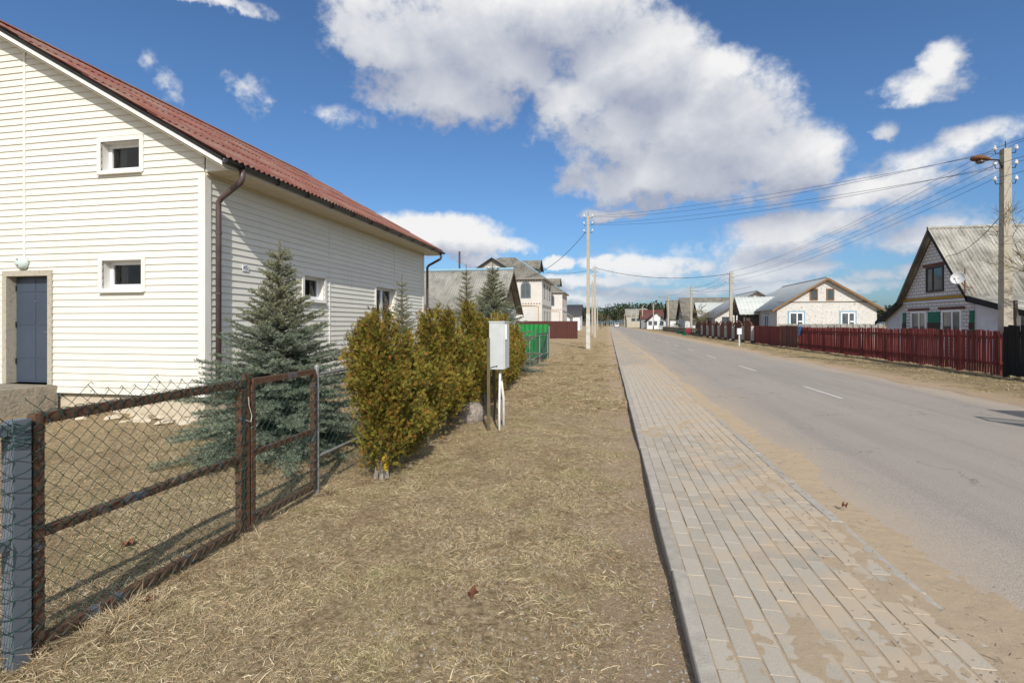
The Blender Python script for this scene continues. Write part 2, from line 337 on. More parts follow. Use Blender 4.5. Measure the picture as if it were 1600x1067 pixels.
    def brick(name, c1, c2, mortar, sc=1.0, bw=.25, bh=.088, msz=.010, stain=None):
        n = NT(name); x, y, z = n.sep(); v = n.comb(n.math('ADD', x, y), z, 0.0)
        b = n.t.nodes.new('ShaderNodeTexBrick'); n.L(v, b.inputs['Vector']); b.inputs['Scale'].default_value = sc; b.inputs['Brick Width'].default_value = bw; b.inputs['Row Height'].default_value = bh; b.inputs['Mortar Size'].default_value = msz; b.inputs['Mortar Smooth'].default_value = .2
        b.inputs['Color1'].default_value = c1 + (1,); b.inputs['Color2'].default_value = c2 + (1,); b.inputs['Mortar'].default_value = mortar + (1,)
        c = n.mix(.35, b.outputs[0], n.ramp(n.noise(1.3, 6, .6), [(.3, tuple(q * .72 for q in c1)), (.7, c1)]), 'MIX')
        if stain: c = n.mix(n.smooth(n.noise(7, 6, .75), .53, .62), c, stain)
        n.bump(n.math('SUBTRACT', 1.0, b.outputs['Fac']), .008); return n.fin(c, .9, .15)
    M['white_brick'] = brick('white_silicate_brick', (.74, .71, .67), (.69, .655, .61), (.52, .48, .43))
    M['white_brick2'] = brick('pale_brick_house', (.78, .76, .72), (.73, .71, .67), (.44, .41, .38), stain=(.46, .42, .38))
    M['grey_brick'] = brick('grey_white_brick', (.68, .66, .64), (.74, .72, .70), (.22, .175, .155), bw=.31, bh=.155, msz=.018)
    M['white_wall'] = simple('whitewashed_wall', (.72, .73, .76), (.64, .65, .67), c3=(.56, .56, .57), scale=2.5, rough=.9, bump=.004)
    M['yellow'] = simple('yellow_paint', (.42, .25, .03), (.36, .21, .03), rough=.7); M['lintel'] = simple('brown_lintel', (.17, .065, .045), (.13, .05, .035), rough=.8)
    M['lightblue'] = simple('light_blue_paint', (.26, .42, .52), (.22, .37, .46), rough=.7); M['shutter_green'] = simple('green_shutter', (.008, .13, .085), (.01, .16, .10), rough=.6)
    M['shutter_brown'] = simple('brown_shutter', (.045, .025, .02), (.06, .035, .03), rough=.7); M['frame_brown'] = simple('dark_window_frame', (.025, .018, .015), (.035, .025, .02), rough=.5)
    M['orange_wood'] = simple('orange_trim', (.26, .14, .06), (.20, .11, .05), rough=.7); M['gas_yellow'] = simple('yellow_gas_pipe', (.50, .30, .05), (.45, .27, .05), rough=.5)
    M['black_roof'] = simple('black_roof_tiles', (.035, .038, .045), (.05, .053, .06), scale=3, rough=.6); M['maroon_roof'] = simple('maroon_roof_tiles', (.095, .035, .032), (.12, .045, .04), scale=3, rough=.7)
    M['wire'] = simple('power_line', (.035, .035, .038), (.045, .045, .048), rough=.6); M['insulator'] = simple('porcelain', (.75, .75, .73), (.7, .7, .68), rough=.2, spec=.6)
    M['lamp_rust'] = simple('rusty_lamp_hood', (.20, .085, .035), (.13, .06, .03), scale=14, rough=.8); M['lamp_dark'] = simple('dark_lens', (.06, .06, .065), (.10, .10, .10), rough=.15, spec=.6)
    M['dish'] = simple('dish_white', (.74, .74, .74), (.68, .68, .68), rough=.4)
    n = NT('granite'); c = n.ramp(n.noise(25, 6, .7), [(.3, (.16, .135, .12)), (.5, (.29, .25, .215)), (.72, (.38, .33, .29))]); n.bump(n.noise(18, 6), .02); M['granite'] = n.fin(c, .9, .2)
    # vegetation
    def leaf(name, rough=.75, trans=.0):
        n = NT(name); a = n.t.nodes.new('ShaderNodeVertexColor'); a.layer_name = 'Col'
        c = a.outputs[0]
        if trans:      # patches of older, browner and of greener turf
            c = n.mix(n.math('MULTIPLY', n.smooth(n.noise(1.3, 7, .62), .48, .64), .42), c, (.38, .345, .165)); c = n.mix(n.math('MULTIPLY', n.smooth(n.noise(2.3, 6, .65), .50, .63), .5), c, (.23, .155, .09))
        return n.fin(c, rough, .2)
    M['leafcol'] = leaf('foliage'); M['needle'] = leaf('spruce_needles', .7); M['straw'] = leaf('dry_grass', .85, 1)
    M['bark'] = simple('bark', (.12, .10, .08), (.18, .155, .125), scale=30, rough=.95, bump=.006); M['bark_grey'] = simple('grey_bark', (.24, .215, .18), (.31, .28, .24), scale=40, rough=.95, bump=.004)
    M['lichen'] = simple('yellow_lichen', (.62, .40, .02), (.52, .36, .05), scale=40, rough=.95); M['lichen_bark'] = simple('lichened_twigs', (.15, .125, .07), (.23, .19, .10), scale=6, rough=.95)
    M['deadleaf'] = simple('brown_oak_leaf', (.14, .055, .03), (.19, .08, .045), scale=40, rough=.8)
    # ---- ground sheets
    n = NT('dry_turf'); x, y, z = n.sep()
    a = n.noise(1.3, 7, .62); b = n.noise(26, 7, .7); cfine = n.noise(160, 4, .7)
    st = n.ramp(b, [(.30, (.13, .092, .050)), (.47, (.36, .268, .155)), (.64, (.60, .465, .29))])  # dark end lowered to stand in for short shadows between grass blades
    st = n.mix(n.math('MULTIPLY', n.smooth(a, .50, .66), .38), st, (.29, .25, .115)); st = n.mix(n.math('MULTIPLY', n.smooth(n.noise(.7, 5), .50, .62), .35), st, (.31, .205, .125))
    sand = n.ramp(cfine, [(.3, (.38, .275, .18)), (.7, (.60, .455, .315))])
    near = n.smooth(n.math('ADD', x, n.math('MULTIPLY', n.noise(1.7, 6, .65), 1.9)), .62, 1.30)           # bare sandy soil towards the kerb
    side = n.smooth(n.math('MULTIPLY', x, -1.0), -.5, -.3)
    fs = n.math('MULTIPLY', n.math('MULTIPLY', near, side), .85)
    sh = n.math('MULTIPLY', n.smooth(n.math('ADD', n.math('MULTIPLY', x, -1.0), n.math('MULTIPLY', n.noise(.9, 5), 1.2)), -7.75, -7.1), 1.0)
    rightsand = n.math('MULTIPLY', n.math('GREATER_THAN', x, 3.0), sh); fs = n.math('MAXIMUM', fs, n.math('MULTIPLY', rightsand, .95))
    grn = n.math('MULTIPLY', n.smooth(x, 8.2, 9.2), n.smooth(n.noise(1.1, 5), .42, .6)); st = n.mix(n.math('MULTIPLY', grn, .5), st, (.17, .155, .07))
    c = n.mix(fs, st, sand); c = n.mix(n.math('MULTIPLY', n.smooth(n.noise(60, 4, .7), .56, .68), .45), c, (.17, .115, .07)); n.bump(n.math('ADD', b, n.math('MULTIPLY', cfine, .6)), .03); M['turf'] = n.fin(c, .95, .1)
    n = NT('asphalt'); x, y, z = n.sep(); f1 = n.noise(110, 4, .75); v = n.vor(120).outputs[0]; big = n.noise((.9, .35, 1), 6, .6)
    base = n.ramp(f1, [(.34, (.16, .142, .120)), (.5, (.315, .280, .240)), (.64, (.50, .45, .39))])
    base = n.mix(.30, base, n.ramp(big, [(.3, (.285, .254, .220)), (.7, (.365, .327, .284))]))
    track = n.noise((2.6, .12, 1), 4, .5); base = n.mix(n.math('MULTIPLY', n.smooth(track, .5, .7), .25), base, (.385, .342, .298))
    dust = n.ramp(n.noise(120, 4, .7), [(.3, (.40, .315, .23)), (.7, (.50, .40, .295))])
    fd = n.math('SUBTRACT', 1.0, n.smooth(n.math('SUBTRACT', x, n.math('MULTIPLY', n.noise((1.6, .5, 1), 5, .6), 1.5)), .9, 2.2))
    fr = n.smooth(n.math('ADD', x, n.math('MULTIPLY', n.noise(.8, 5), 1.0)), 6.9, 7.7)
    c = n.mix(n.math('MULTIPLY', fd, .65), base, dust); c = n.mix(n.math('MULTIPLY', fr, .55), c, dust)
    c = n.mix(n.math('MULTIPLY', n.smooth(n.vor(55).outputs[0], .16, .08), .5), c, (.50, .46, .41))
    ed = n.t.nodes.new('ShaderNodeTexVoronoi'); ed.feature = 'DISTANCE_TO_EDGE'; ed.inputs['Scale'].default_value = .55
    wv = n.t.nodes.new('ShaderNodeVectorMath'); wv.operation = 'ADD'; nz_ = n.t.nodes.new('ShaderNodeTexNoise'); nz_.inputs['Scale'].default_value = 2.5; nz_.inputs['Detail'].default_value = 6; n.L(n.pos, nz_.inputs['Vector']); n.L(n.pos, wv.inputs[0]); n.L(nz_.outputs['Color'], wv.inputs[1]); n.L(wv.outputs[0], ed.inputs['Vector'])
    crk = n.math('MULTIPLY', n.smooth(ed.outputs[0], .010, .002), n.smooth(n.noise(.8, 3), .50, .58)); c = n.mix(n.math('MULTIPLY', crk, .5), c, (.10, .09, .08))
    c = n.mix(n.math('MULTIPLY', n.smooth(n.noise((1.9, .10, 1), 3, .5), .52, .64), .22), c, (.20, .185, .17))
    n.bump(n.math('ADD', f1, v), .0022); M['asphalt'] = n.fin(c, .9, .2)
    n = NT('paver'); f1 = n.noise(140, 4, .7); c = n.ramp(f1, [(.3, (.345, .308, .252)), (.7, (.455, .41, .34))]); c = n.vary(c, .11)
    x, y, z = n.sep(); sd = n.smooth(n.math('ADD', n.noise(2.6, 7, .7), n.math('MULTIPLY', x, .14)), .58, .76); c = n.mix(n.math('MULTIPLY', sd, .75), c, (.48, .38, .27))
    n.bump(f1, .003); M['paver'] = n.fin(c, .95, .12)
    n = NT('sand'); f1 = n.noise(300, 3, .7); g = n.noise(45, 5, .7); c = n.ramp(f1, [(.3, (.41, .315, .215)), (.7, (.54, .425, .295))]); c = n.mix(n.math('MULTIPLY', n.smooth(g, .52, .7), .35), c, (.34, .25, .17)); n.bump(n.math('ADD', f1, g), .006); M['sand'] = n.fin(c, .95, .1)
    n = NT('far_pavers'); x, y, z = n.sep(); b = n.t.nodes.new('ShaderNodeTexBrick'); n.L(n.comb(y, x, 0.0), b.inputs['Vector']); b.inputs['Scale'].default_value = 1; b.inputs['Brick Width'].default_value = .2; b.inputs['Row Height'].default_value = .1; b.inputs['Mortar Size'].default_value = .006
    b.inputs['Color1'].default_value = (.335, .30, .25, 1); b.inputs['Color2'].default_value = (.40, .362, .305, 1); b.inputs['Mortar'].default_value = (.48, .38, .27, 1)
    c = n.mix(n.math('MULTIPLY', n.smooth(n.noise((1.5, .5, 1), 6, .65), .48, .66), .5), b.outputs[0], (.48, .38, .27)); M['far_pavers'] = n.fin(c, .95, .1)
    M['kerbstone'] = simple('kerb_concrete', (.33, .30, .255), (.42, .385, .33), scale=14, rough=.95, bump=.004, bscale=90, vary=.06)
    M['roadpaint'] = simple('worn_road_paint', (.60, .58, .54), (.47, .44, .40), scale=30, rough=.8)
mats()

# ------------------------------------------------------------------ noise helpers
_lat = RNG.random((256, 256))
def vnoise(x, y):
    x = np.asarray(x, float); y = np.asarray(y, float); xi = np.floor(x).astype(int); yi = np.floor(y).astype(int); fx = x - xi; fy = y - yi
    fx = fx*fx*(3-2*fx); fy = fy*fy*(3-2*fy); g = lambda i, j: _lat[i % 256, j % 256]
    return (g(xi,yi)*(1-fx)+g(xi+1,yi)*fx)*(1-fy)+(g(xi,yi+1)*(1-fx)+g(xi+1,yi+1)*fx)*fy
def fbm(x, y, o=4):
    s = 0; a = .5; t = 0
    for k in range(o): s = s + a*vnoise(x*2**k + 17*k, y*2**k + 31*k); t += a; a *= .5
    return s / t
def sstep(x, a, b):
    t = np.clip((np.asarray(x, float) - a) / (b - a), 0, 1); return t*t*(3-2*t)

# ------------------------------------------------------------------ ground, road, pavement
SWL, SWR, RR = .36, 1.69, 7.25
def gz(x, y):
    x = np.asarray(x, float); y = np.asarray(y, float)
    left = (fbm(x*.8, y*.8, 4) - .5) * .10 - .012
    right = (fbm(x*.9 + 40, y*.9, 4) - .5) * .07 + .012
    edge = RR + (fbm(x*0 + 3, y*.7, 4) - .5) * .5
    w = sstep(x, edge - .12, edge + .18)
    z = np.where(x < SWL + .1, left, -.08 + w * (.08 + right))
    fade = 1 - sstep(np.hypot(x, y), 60, 140)
    return np.where(x < SWL + .1, z * fade, np.where(x < RR + .6, z, z * fade))
def grid_mesh(xs, ys, zf, name, mat):
    X, Y = np.meshgrid(xs, ys); Z = zf(X, Y); V = np.stack([X.ravel(), Y.ravel(), Z.ravel()], 1); nx, ny = len(xs), len(ys)
    i = (np.arange(ny-1)[:, None]*nx + np.arange(nx-1)[None]).ravel(); return npmesh(name, V, np.stack([i, i+1, i+nx+1, i+nx], 1), mat, smooth=True)
xs = np.concatenate([[-2500, -900, -300, -120, -60, -35], np.arange(-22, -6.5, .5), np.arange(-6.5, .36, .08), [.36, .44], np.arange(1, 7, 1.), np.arange(7.0, 8.2, .06), np.arange(8.2, 12, .25), np.arange(12, 26, 1.), [40, 70, 130, 300, 900, 2500]])
ys = np.concatenate([[-300, -100, -30, -8, -2], np.arange(0, 14, .09), np.arange(14, 40, .25), np.arange(40, 120, 2.), [130, 160, 200, 260, 330, 420, 600, 1000, 2500]])
place('ground', grid_mesh(xs, ys, gz, 'ground', M['turf']), kind='structure')
rx = np.array([SWR, 3, 4.5, 6, RR + .35]); ry = np.concatenate([[-30, -5], np.arange(0, 60, 5.), [80, 120, 200, 330, 420]])
place('road', grid_mesh(rx, ry, lambda X, Y: 0*X + .0 + .012*np.sin((X-SWR)/(RR+.35-SWR)*math.pi), 'road', M['asphalt']), kind='structure')
y0 = 11.1
for k in range(12):
    MB().quad(*[(x, y, .018) for x, y in ((4.51, y0+6*k), (4.60, y0+6*k), (4.60, y0+6*k+2.0), (4.51, y0+6*k+2.0))]).build('road_marking', M['roadpaint'], kind='structure')
# pavement: bedding sheet, kerbstones, single pavers near by, joined pavers farther off, then the material
pav = MB().quad((SWL+.01, -30, .036), (SWR-.01, -30, .036), (SWR-.01, 18, .036), (SWL+.01, 18, .036)).quad((SWL+.01, 18, .043), (SWR-.01, 18, .043), (SWR-.01, 330, .043), (SWL+.01, 330, .043)).build('pavement', M['far_pavers'], kind='structure')
def bevel_block(lx, ly, h, b):
    m = MB(); x, y = lx/2, ly/2
    lo = [(-x,-y,-h),(x,-y,-h),(x,y,-h),(-x,y,-h)]; mi = [(-x,-y,-b),(x,-y,-b),(x,y,-b),(-x,y,-b)]; to = [(-x+b,-y+b,0),(x-b,-y+b,0),(x-b,y-b,0),(-x+b,y-b,0)]
    f = [(8,9,10,11)] + [(i, (i+1)%4, 4+(i+1)%4, 4+i) for i in range(4)] + [(4+i, 4+(i+1)%4, 8+(i+1)%4, 8+i) for i in range(4)]
    return m.add(lo+mi+to, f)
pm = bevel_block(.0965, .198, .04, .0022).mesh('paver', M['paver']); km = bevel_block(.08, .99, .12, .006).mesh('kerbstone', M['kerbstone'])
NC = 11; pitch = (SWR - .08 - SWL - .08 - .006) / NC; cnt = 0; far = MB(); far_blk = bevel_block(.0965, .198, .012, .004)
for r in range(82):
    for c in range(NC):
        x = SWL + .083 + pitch * (c + .5) + random.uniform(-.0015, .0015); y = 1.55 + r*.2035 + (.1 if c % 2 else 0) + random.uniform(-.003, .003)
        dip = .004 * (float(fbm(x*1.3, y*.9, 2)) - .5)
        z = .0455 + random.uniform(-.002, .002) + dip
        mt = Matrix.Translation((x, y, z)) @ Matrix.Rotation(random.gauss(0, .006), 4, 'Z') @ Matrix.Rotation(random.gauss(0, .009), 4, 'X') @ Matrix.Rotation(random.gauss(0, .012), 4, 'Y')
        if cnt < 300 and r < 30: place('paver', pm, pav, mt); cnt += 1
        else: far.add([mt @ Vector(v) for v in far_blk.v], far_blk.f)
far.build('paver', M['paver'], pav, kind='stuff')
for side, x in ((0, SWL + .04), (1, SWR - .04)):
    for k in range(34):
        z = (.058 if side == 0 else .0445) + random.uniform(-.006, .006)
        place('kerbstone', km, pav, Matrix.Translation((x + random.uniform(-.004, .004), -.4 + k*1.0, z)) @ Matrix.Rotation(random.gauss(0, .004), 4, 'Z') @ Matrix.Rotation(random.gauss(0, .004), 4, 'X'))
    MB().box(x-.04, x+.04, 33.2, 330, -.05, .055 if side == 0 else .047).build('kerb', M['kerbstone'], pav)
def sandz(X, Y):
    n1 = fbm(X*1.4 + 9, Y*.8 + 2, 5); n2 = fbm(X*9, Y*9, 3) - .5
    cover = sstep(X + (n1 - .5)*2.2, 1.22, 1.75) * (1 - .6*sstep(Y, 4.0, 7)) * sstep(fbm(X*2+5, Y*1.1+7, 4) , .30, .62)
    cover = np.maximum(cover, .30*sstep(fbm(X*.8+11, Y*.5+3, 4), .58, .72))
    L = .0418 + .0095*cover + n2*.006 + (fbm(X*30, Y*30, 2) - .5)*.004 + .0015*(n1-.5)
    w = .50 - .20*sstep(Y, 5, 12) - .12*sstep(Y, 14, 40) + (n1 - .5)*.5
    t = (X - (SWR - .05)) / w; n4 = fbm(X*30, Y*30, 2) - .5; rampz = .049 - .050*np.clip(t, 0, 3)**.7 + n2*.010 + n4*.009 + .006*(n1-.5)
    return np.where(X > SWR - .05, np.minimum(L + .006, rampz), L)
sx = np.arange(SWL + .075, 2.75, .02); sy = np.concatenate([np.arange(1.4, 8, .02), np.arange(8, 20, .06), np.arange(20, 120, .6)])
place('sand_drift', grid_mesh(sx, sy, sandz, 'sand_drift', M['sand']), label='pale windblown sand over the pavers and along the road edge', cat='sand', kind='stuff')

# ------------------------------------------------------------------ corrugated sheet helper
def corr(width, length, pitch, amp, nw=8, lift=.0, thick=.007, rows=1):
    """waves across x, runs up along y, z is the sheet normal; closed with a lower lip"""
    n = max(2, int(round(width / pitch * nw))); us = np.linspace(0, width, n+1); m = MB(); P = []
    for top in (1, 0):
        for j in range(rows+1):
            v = length*j/rows
            for u in us: P.append((u, v, amp*math.cos(2*math.pi*u/pitch) + lift*(1 - v/length) - (0 if top else thick)))
    N = n+1; f = []
    for j in range(rows):
        for i in range(n):
            a = j*N+i; f.append((a, a+1, a+N+1, a+N)); b = a + N*(rows+1); f.append((b+N, b+N+1, b+1, b))
    o = N*(rows+1)
    for i in range(n): f.append((i+1, i, o+i, o+i+1))
    for j in range(rows): f.append((j*N, (j+1)*N, o+(j+1)*N, o+j*N)); f.append(((j+1)*N+n, j*N+n, o+j*N+n, o+(j+1)*N+n))
    return m.add(P, f)
def frame_mtx(o, u, v):
    u = Vector(u).normalized(); v = Vector(v).normalized(); n = u.cross(v)
    return Matrix(((u.x, v.x, n.x, o[0]), (u.y, v.y, n.y, o[1]), (u.z, v.z, n.z, o[2]), (0, 0, 0, 1)))

# ------------------------------------------------------------------ house with cream siding
HX, HY, HY2, RX = -6.45, 7.14, 17.0, -11.2          # road-facing wall, gable, back, ridge
LX = 2*RX - HX; SL = .57; ZB, ZE = .31, 3.98         # siding foot, eave (underside of the roof at the wall)
house = thing('siding_house', 'cream siding house with red corrugated roof and blue grey door', 'house', (RX, (HY+HY2)/2, 0))
DS = .1146
gtrim = onY(40, 300, HY).x
def rect_on_gable(a, b): p = onY(a[0], a[1], HY); q = onY(b[0], b[1], HY); return (min(p.x, q.x), max(p.x, q.x), min(p.z, q.z), max(p.z, q.z))
gw1 = rect_on_gable((154, 217), (226, 270.5)); gw2 = rect_on_gable((156, 401), (229, 457)); gd = rect_on_gable((6.5, 424), (84, 599))
gd = (gd[0], gd[1], .44, gd[3])
CAS = .075
def casing_open(r, k=CAS): return (r[0]+k, r[1]-k, r[2]+k, r[3]-k)
def sub_intervals(iv, a, b):
    out = []
    for (p, q) in iv:
        if b <= p or a >= q: out.append((p, q)); continue
        if a > p: out.append((p, a))
        if b < q: out.append((b, q))
    return out
def plank(parent, mapf, a0, b0, a1, b1, z0, z1, zf0, zf1, mat):
    """one lapped siding plank between z0 and z1 of the course zf0..zf1; a/b are its ends below and above"""
    off = lambda z: .003 + .017*(zf1 - z)/(zf1 - zf0)
    P = [mapf(a0, 0, z0), mapf(b0, 0, z0), mapf(b1, 0, z1), mapf(a1, 0, z1), mapf(a0, off(z0), z0), mapf(b0, off(z0), z0), mapf(b1, off(z1), z1), mapf(a1, off(z1), z1)]
    MB().add(P, [(0,1,2,3),(4,5,6,7),(0,1,5,4),(1,2,6,5),(2,3,7,6),(3,0,4,7)]).build('siding_plank', mat, parent)
gmap = lambda x, o, z: (x, HY - o, z); lmap = lambda y, o, z: (HX + o, y, z)
gap = .004
def courses(ztop): 
    z = ZB
    while z < ztop: yield z, min(z + DS, ztop); z += DS
g_cut = [gtrim, RX - 2.3]
white_rows = {'a': (onY(226, 382, HY).z, onY(226, 360, HY).z), 'b': (onY(60, 262, HY).z, onY(60, 243, HY).z)}
ZG = ZE + .26
def lim(z): return (LX + max(0, (z - ZG)/SL), HX - max(0, (z - ZG)/SL))
ztop_g = ZG + SL*(HX - RX) - .05
for z0, z1 in courses(ztop_g):
    l0, r0 = lim(z0); l1, r1 = lim(z1); bounds = [l0] + [c for c in (RX-2.3, gtrim) if l0 + .05 < c < r0 - .05] + [r0]; zm = (z0+z1)/2
    for i in range(len(bounds)-1):
        iv = [(bounds[i], bounds[i+1])]; extra = []
        for (x0, x1, oz0, oz1) in (casing_open(gw1), casing_open(gw2), (gd[0]+.05, gd[1]-.05, gd[2]-.2, gd[3]-.05)):
            if oz1 <= z0 or oz0 >= z1 or x1 < bounds[i] or x0 > bounds[i+1]: continue
            iv = sub_intervals(iv, x0, x1); a, b = max(x0, bounds[i]), min(x1, bounds[i+1])
            if z0 < oz0: extra.append((a, b, z0, oz0))
            if oz1 < z1: extra.append((a, b, oz1, z1))
        if i == len(bounds)-2 and white_rows['a'][0] < zm < white_rows['a'][1]:
            c = onY(226, 370, HY).x; iv = [q for (a, b) in iv for q in (((a, c), (c, b)) if a < c < b else ((a, b),))]
        for a, b in iv:
            if b - a < .02: continue
            a1 = l1 if abs(a - l0) < 1e-6 else a; b1 = r1 if abs(b - r0) < 1e-6 else b
            w = (white_rows['a'][0] < zm < white_rows['a'][1] and abs(a - onY(226, 370, HY).x) < .02) or (white_rows['b'][0] < zm < white_rows['b'][1] and abs(a - gtrim) < .02)
            plank(house, gmap, a, b, max(a, a1), min(b, b1) if b1 > a else a + .01, z0, z1 - .0, z0, z1, M['siding_white' if w else 'siding'])
        for a, b, p, q in extra: plank(house, gmap, a, b, a, b, p, q, z0, z1, M['siding'])
# road-facing wall
lw1 = (onX(471, 430, HX).y, onX(508.5, 450, HX).y, 1.97, 2.62); lw2 = (onX(585, 445, HX).y, onX(618.5, 450, HX).y, .95, 2.62)
lt = [onX(514, 450, HX).y, onX(615.5, 430, HX).y]
for z0, z1 in courses(ZE - .02):
    bounds = [HY, lt[0], lt[1] if z0 > 2.5 else None, HY2]; bounds = [b for b in bounds if b is not None]
    for i in range(len(bounds)-1):
        iv = [(bounds[i], bounds[i+1])]; extra = []
        for (y0_, y1_, oz0, oz1) in (casing_open(lw1), casing_open(lw2)):
            if oz1 <= z0 or oz0 >= z1 or y1_ < bounds[i] or y0_ > bounds[i+1]: continue
            iv = sub_intervals(iv, y0_, y1_); a, b = max(y0_, bounds[i]), min(y1_, bounds[i+1])
            if z0 < oz0: extra.append((a, b, z0, oz0))
            if oz1 < z1: extra.append((a, b, oz1, z1))
        for a, b in iv:
            if b - a > .02: plank(house, lmap, a, b, a, b, z0, z1, z0, z1, M['siding'])
        for a, b, p, q in extra: plank(house, lmap, a, b, a, b, p, q, z0, z1, M['siding'])
# rear and far walls: plain cladding nobody sees from the road
MB().box(LX-.02, LX, HY+.01, HY2, ZB, ZE).build('wall', M['siding'], house)
MB().prism([(LX, HY2, ZB), (HX-.01, HY2, ZB), (HX-.01, HY2, ZG), (RX, HY2, ZG + SL*(HX-RX)), (LX, HY2, ZG)], (0, .02, 0)).build('wall', M['siding'], house)
MB().box(LX+.03, HX-.06, HY+.06, HY2-.03, -.2, ZB-.012).build('foundation', M['plaster'], house)
MB().box(LX, HX+.012, HY-.012, HY2, ZB-.012, ZB).build('starter_strip', M['seal_black'], house)
# trims
t = MB(); t.box(HX-.10, HX+.028, HY-.030, HY+.10, ZB, ZE-.06); t.build('corner_trim', M['trim'], house)
MB().box(HX-.01, HX+.028, HY2-.09, HY2+.03, ZB, ZE-.06).build('corner_trim', M['trim'], house)
zt = ZG + SL*(HX - gtrim) - .05
MB().box(gtrim-.022, gtrim+.022, HY-.027, HY-.001, gd[3]+.02, zt).build('joint_trim', M['trim'], house)
MB().box(HX+.001, HX+.027, lt[0]-.022, lt[0]+.022, ZB+.01, ZE-.05).build('joint_trim', M['trim'], house)
MB().box(HX+.001, HX+.027, lt[1]-.022, lt[1]+.022, lw2[3]+.01, ZE-.05).build('joint_trim', M['trim'], house)
# roof
EX = HX + .56; ROV = .27; RY0, RY1 = HY - ROV, HY2 + .38
ZR = ZE + .42 + SL*(HX - RX); zroof = lambda x: ZR - SL*abs(x - RX)
for s in (1, -1):
    ex = RX + s*(EX - RX); d = Vector((RX - ex, 0, ZR - zroof(ex))); Lr = d.length
    rows, cols = 4, 10; sw = (RY1 - RY0) / cols; shl = Lr / rows + .11
    sm = corr(sw + .035, shl, .131, .020, nw=6, lift=.022).mesh('roof_sheet', M['red_slate'], True)
    for r in range(rows):
        for c in range(cols):
            o = Vector((ex, RY0 + sw*c, zroof(ex) + .028)) + d.normalized() * (Lr/rows*r - (.11 if r else .03))
            if s == 1: mt = frame_mtx(o + Vector((0, 0, .002*(c % 2))), (0, 1, 0), d)
            else: mt = frame_mtx(o + Vector((0, sw + .0, .002*(c % 2))), (0, -1, 0), d)
            place('roof_sheet', sm, house, mt @ Matrix.Translation((0, 0, random.uniform(-.002, .003))) @ Matrix.Rotation(random.gauss(0, .0015), 4, 'Z'))
    # underside deck, rake boards, fascia, soffit
    nrm = Vector((SL*s, 0, 1)).normalized()
    MB().prism([(ex - s*.02, RY0+.02, zroof(ex)-.035), (RX, RY0+.02, ZR-.035), (RX, RY0+.02, ZR+.0), (ex - s*.02, RY0+.02, zroof(ex)+.0)], (0, RY1-RY0-.04, 0)).build('roof_deck', M['dark_wood'], house)
    MB().prism([(ex, RY0-.012, zroof(ex)-.12), (RX, RY0-.012, ZR-.12), (RX, RY0-.012, ZR-.045), (ex, RY0-.012, zroof(ex)-.045)], (0, .025, 0)).build('rake_board', M['trim'], house)
    MB().prism([(ex, RY0-.022, zroof(ex)-.045), (RX, RY0-.022, ZR-.045), (RX, RY0-.022, ZR+.01), (ex, RY0-.022, zroof(ex)+.01)], (0, .035, 0)).build('rake_edge', M['seal_black'], house)
    MB().prism([(ex, RY0+.013, zroof(ex)-.15), (RX, RY0+.013, ZR-.15), (RX, RY0+.013, ZR-.135), (ex, RY0+.013, zroof(ex)-.135)], (0, ROV-.015, 0)).build('rake_soffit', M['soffit'], house)
    MB().prism([(ex, RY1-.012, zroof(ex)-.13), (RX, RY1-.012, ZR-.13), (RX, RY1-.012, ZR+.0), (ex, RY1-.012, zroof(ex)+.0)], (0, .025, 0)).build('rake_board', M['trim'], house)
zc = ZR + .075; MB().prism([(RX-.2, RY0-.02, zc-.2*SL), (RX, RY0-.02, zc), (RX+.2, RY0-.02, zc-.2*SL), (RX+.2, RY0-.02, zc-.2*SL+.016), (RX, RY0-.02, zc+.018), (RX-.2, RY0-.02, zc-.2*SL+.016)], (0, RY1-RY0+.04, 0)).build('ridge_cap', M['red_slate'], house)
ZS = zroof(EX) - .115
nb = int((RY1 - HY)/.25)
sfm = MB().box(0, .245, 0, EX - HX - .02, -.012, 0).mesh('soffit_panel', M['soffit'])
for k in range(nb):
    place('soffit_panel', sfm, house, Matrix(((0, 1, 0, HX), (1, 0, 0, HY + .002 + k*(RY1-HY)/nb), (0, 0, 1, ZS - .001*(k % 2)), (0, 0, 0, 1))))
MB().box(EX-.022, EX, RY0, RY1, ZS-.005, zroof(EX)-.001).build('fascia', M['trim'], house)
MB().prism([(HX+.029, HY-.016, ZS+.052), (EX-.024, HY-.016, ZS+.052), (EX-.024, HY-.016, zroof(EX)-.125), (HX+.029, HY-.016, zroof(HX)-.16)], (0, .014, 0)).build('eave_end_panel', M['siding'], house)
MB().box(HX+.029, EX-.024, HY-.022, HY-.001, ZS+.001, ZS+.05).build('eave_end_board', M['trim'], house)
MB().box(HX+.021, HX+.05, HY, HY2, ZS-.055, ZS-.014).build('cornice_strip', M['soffit'], house)
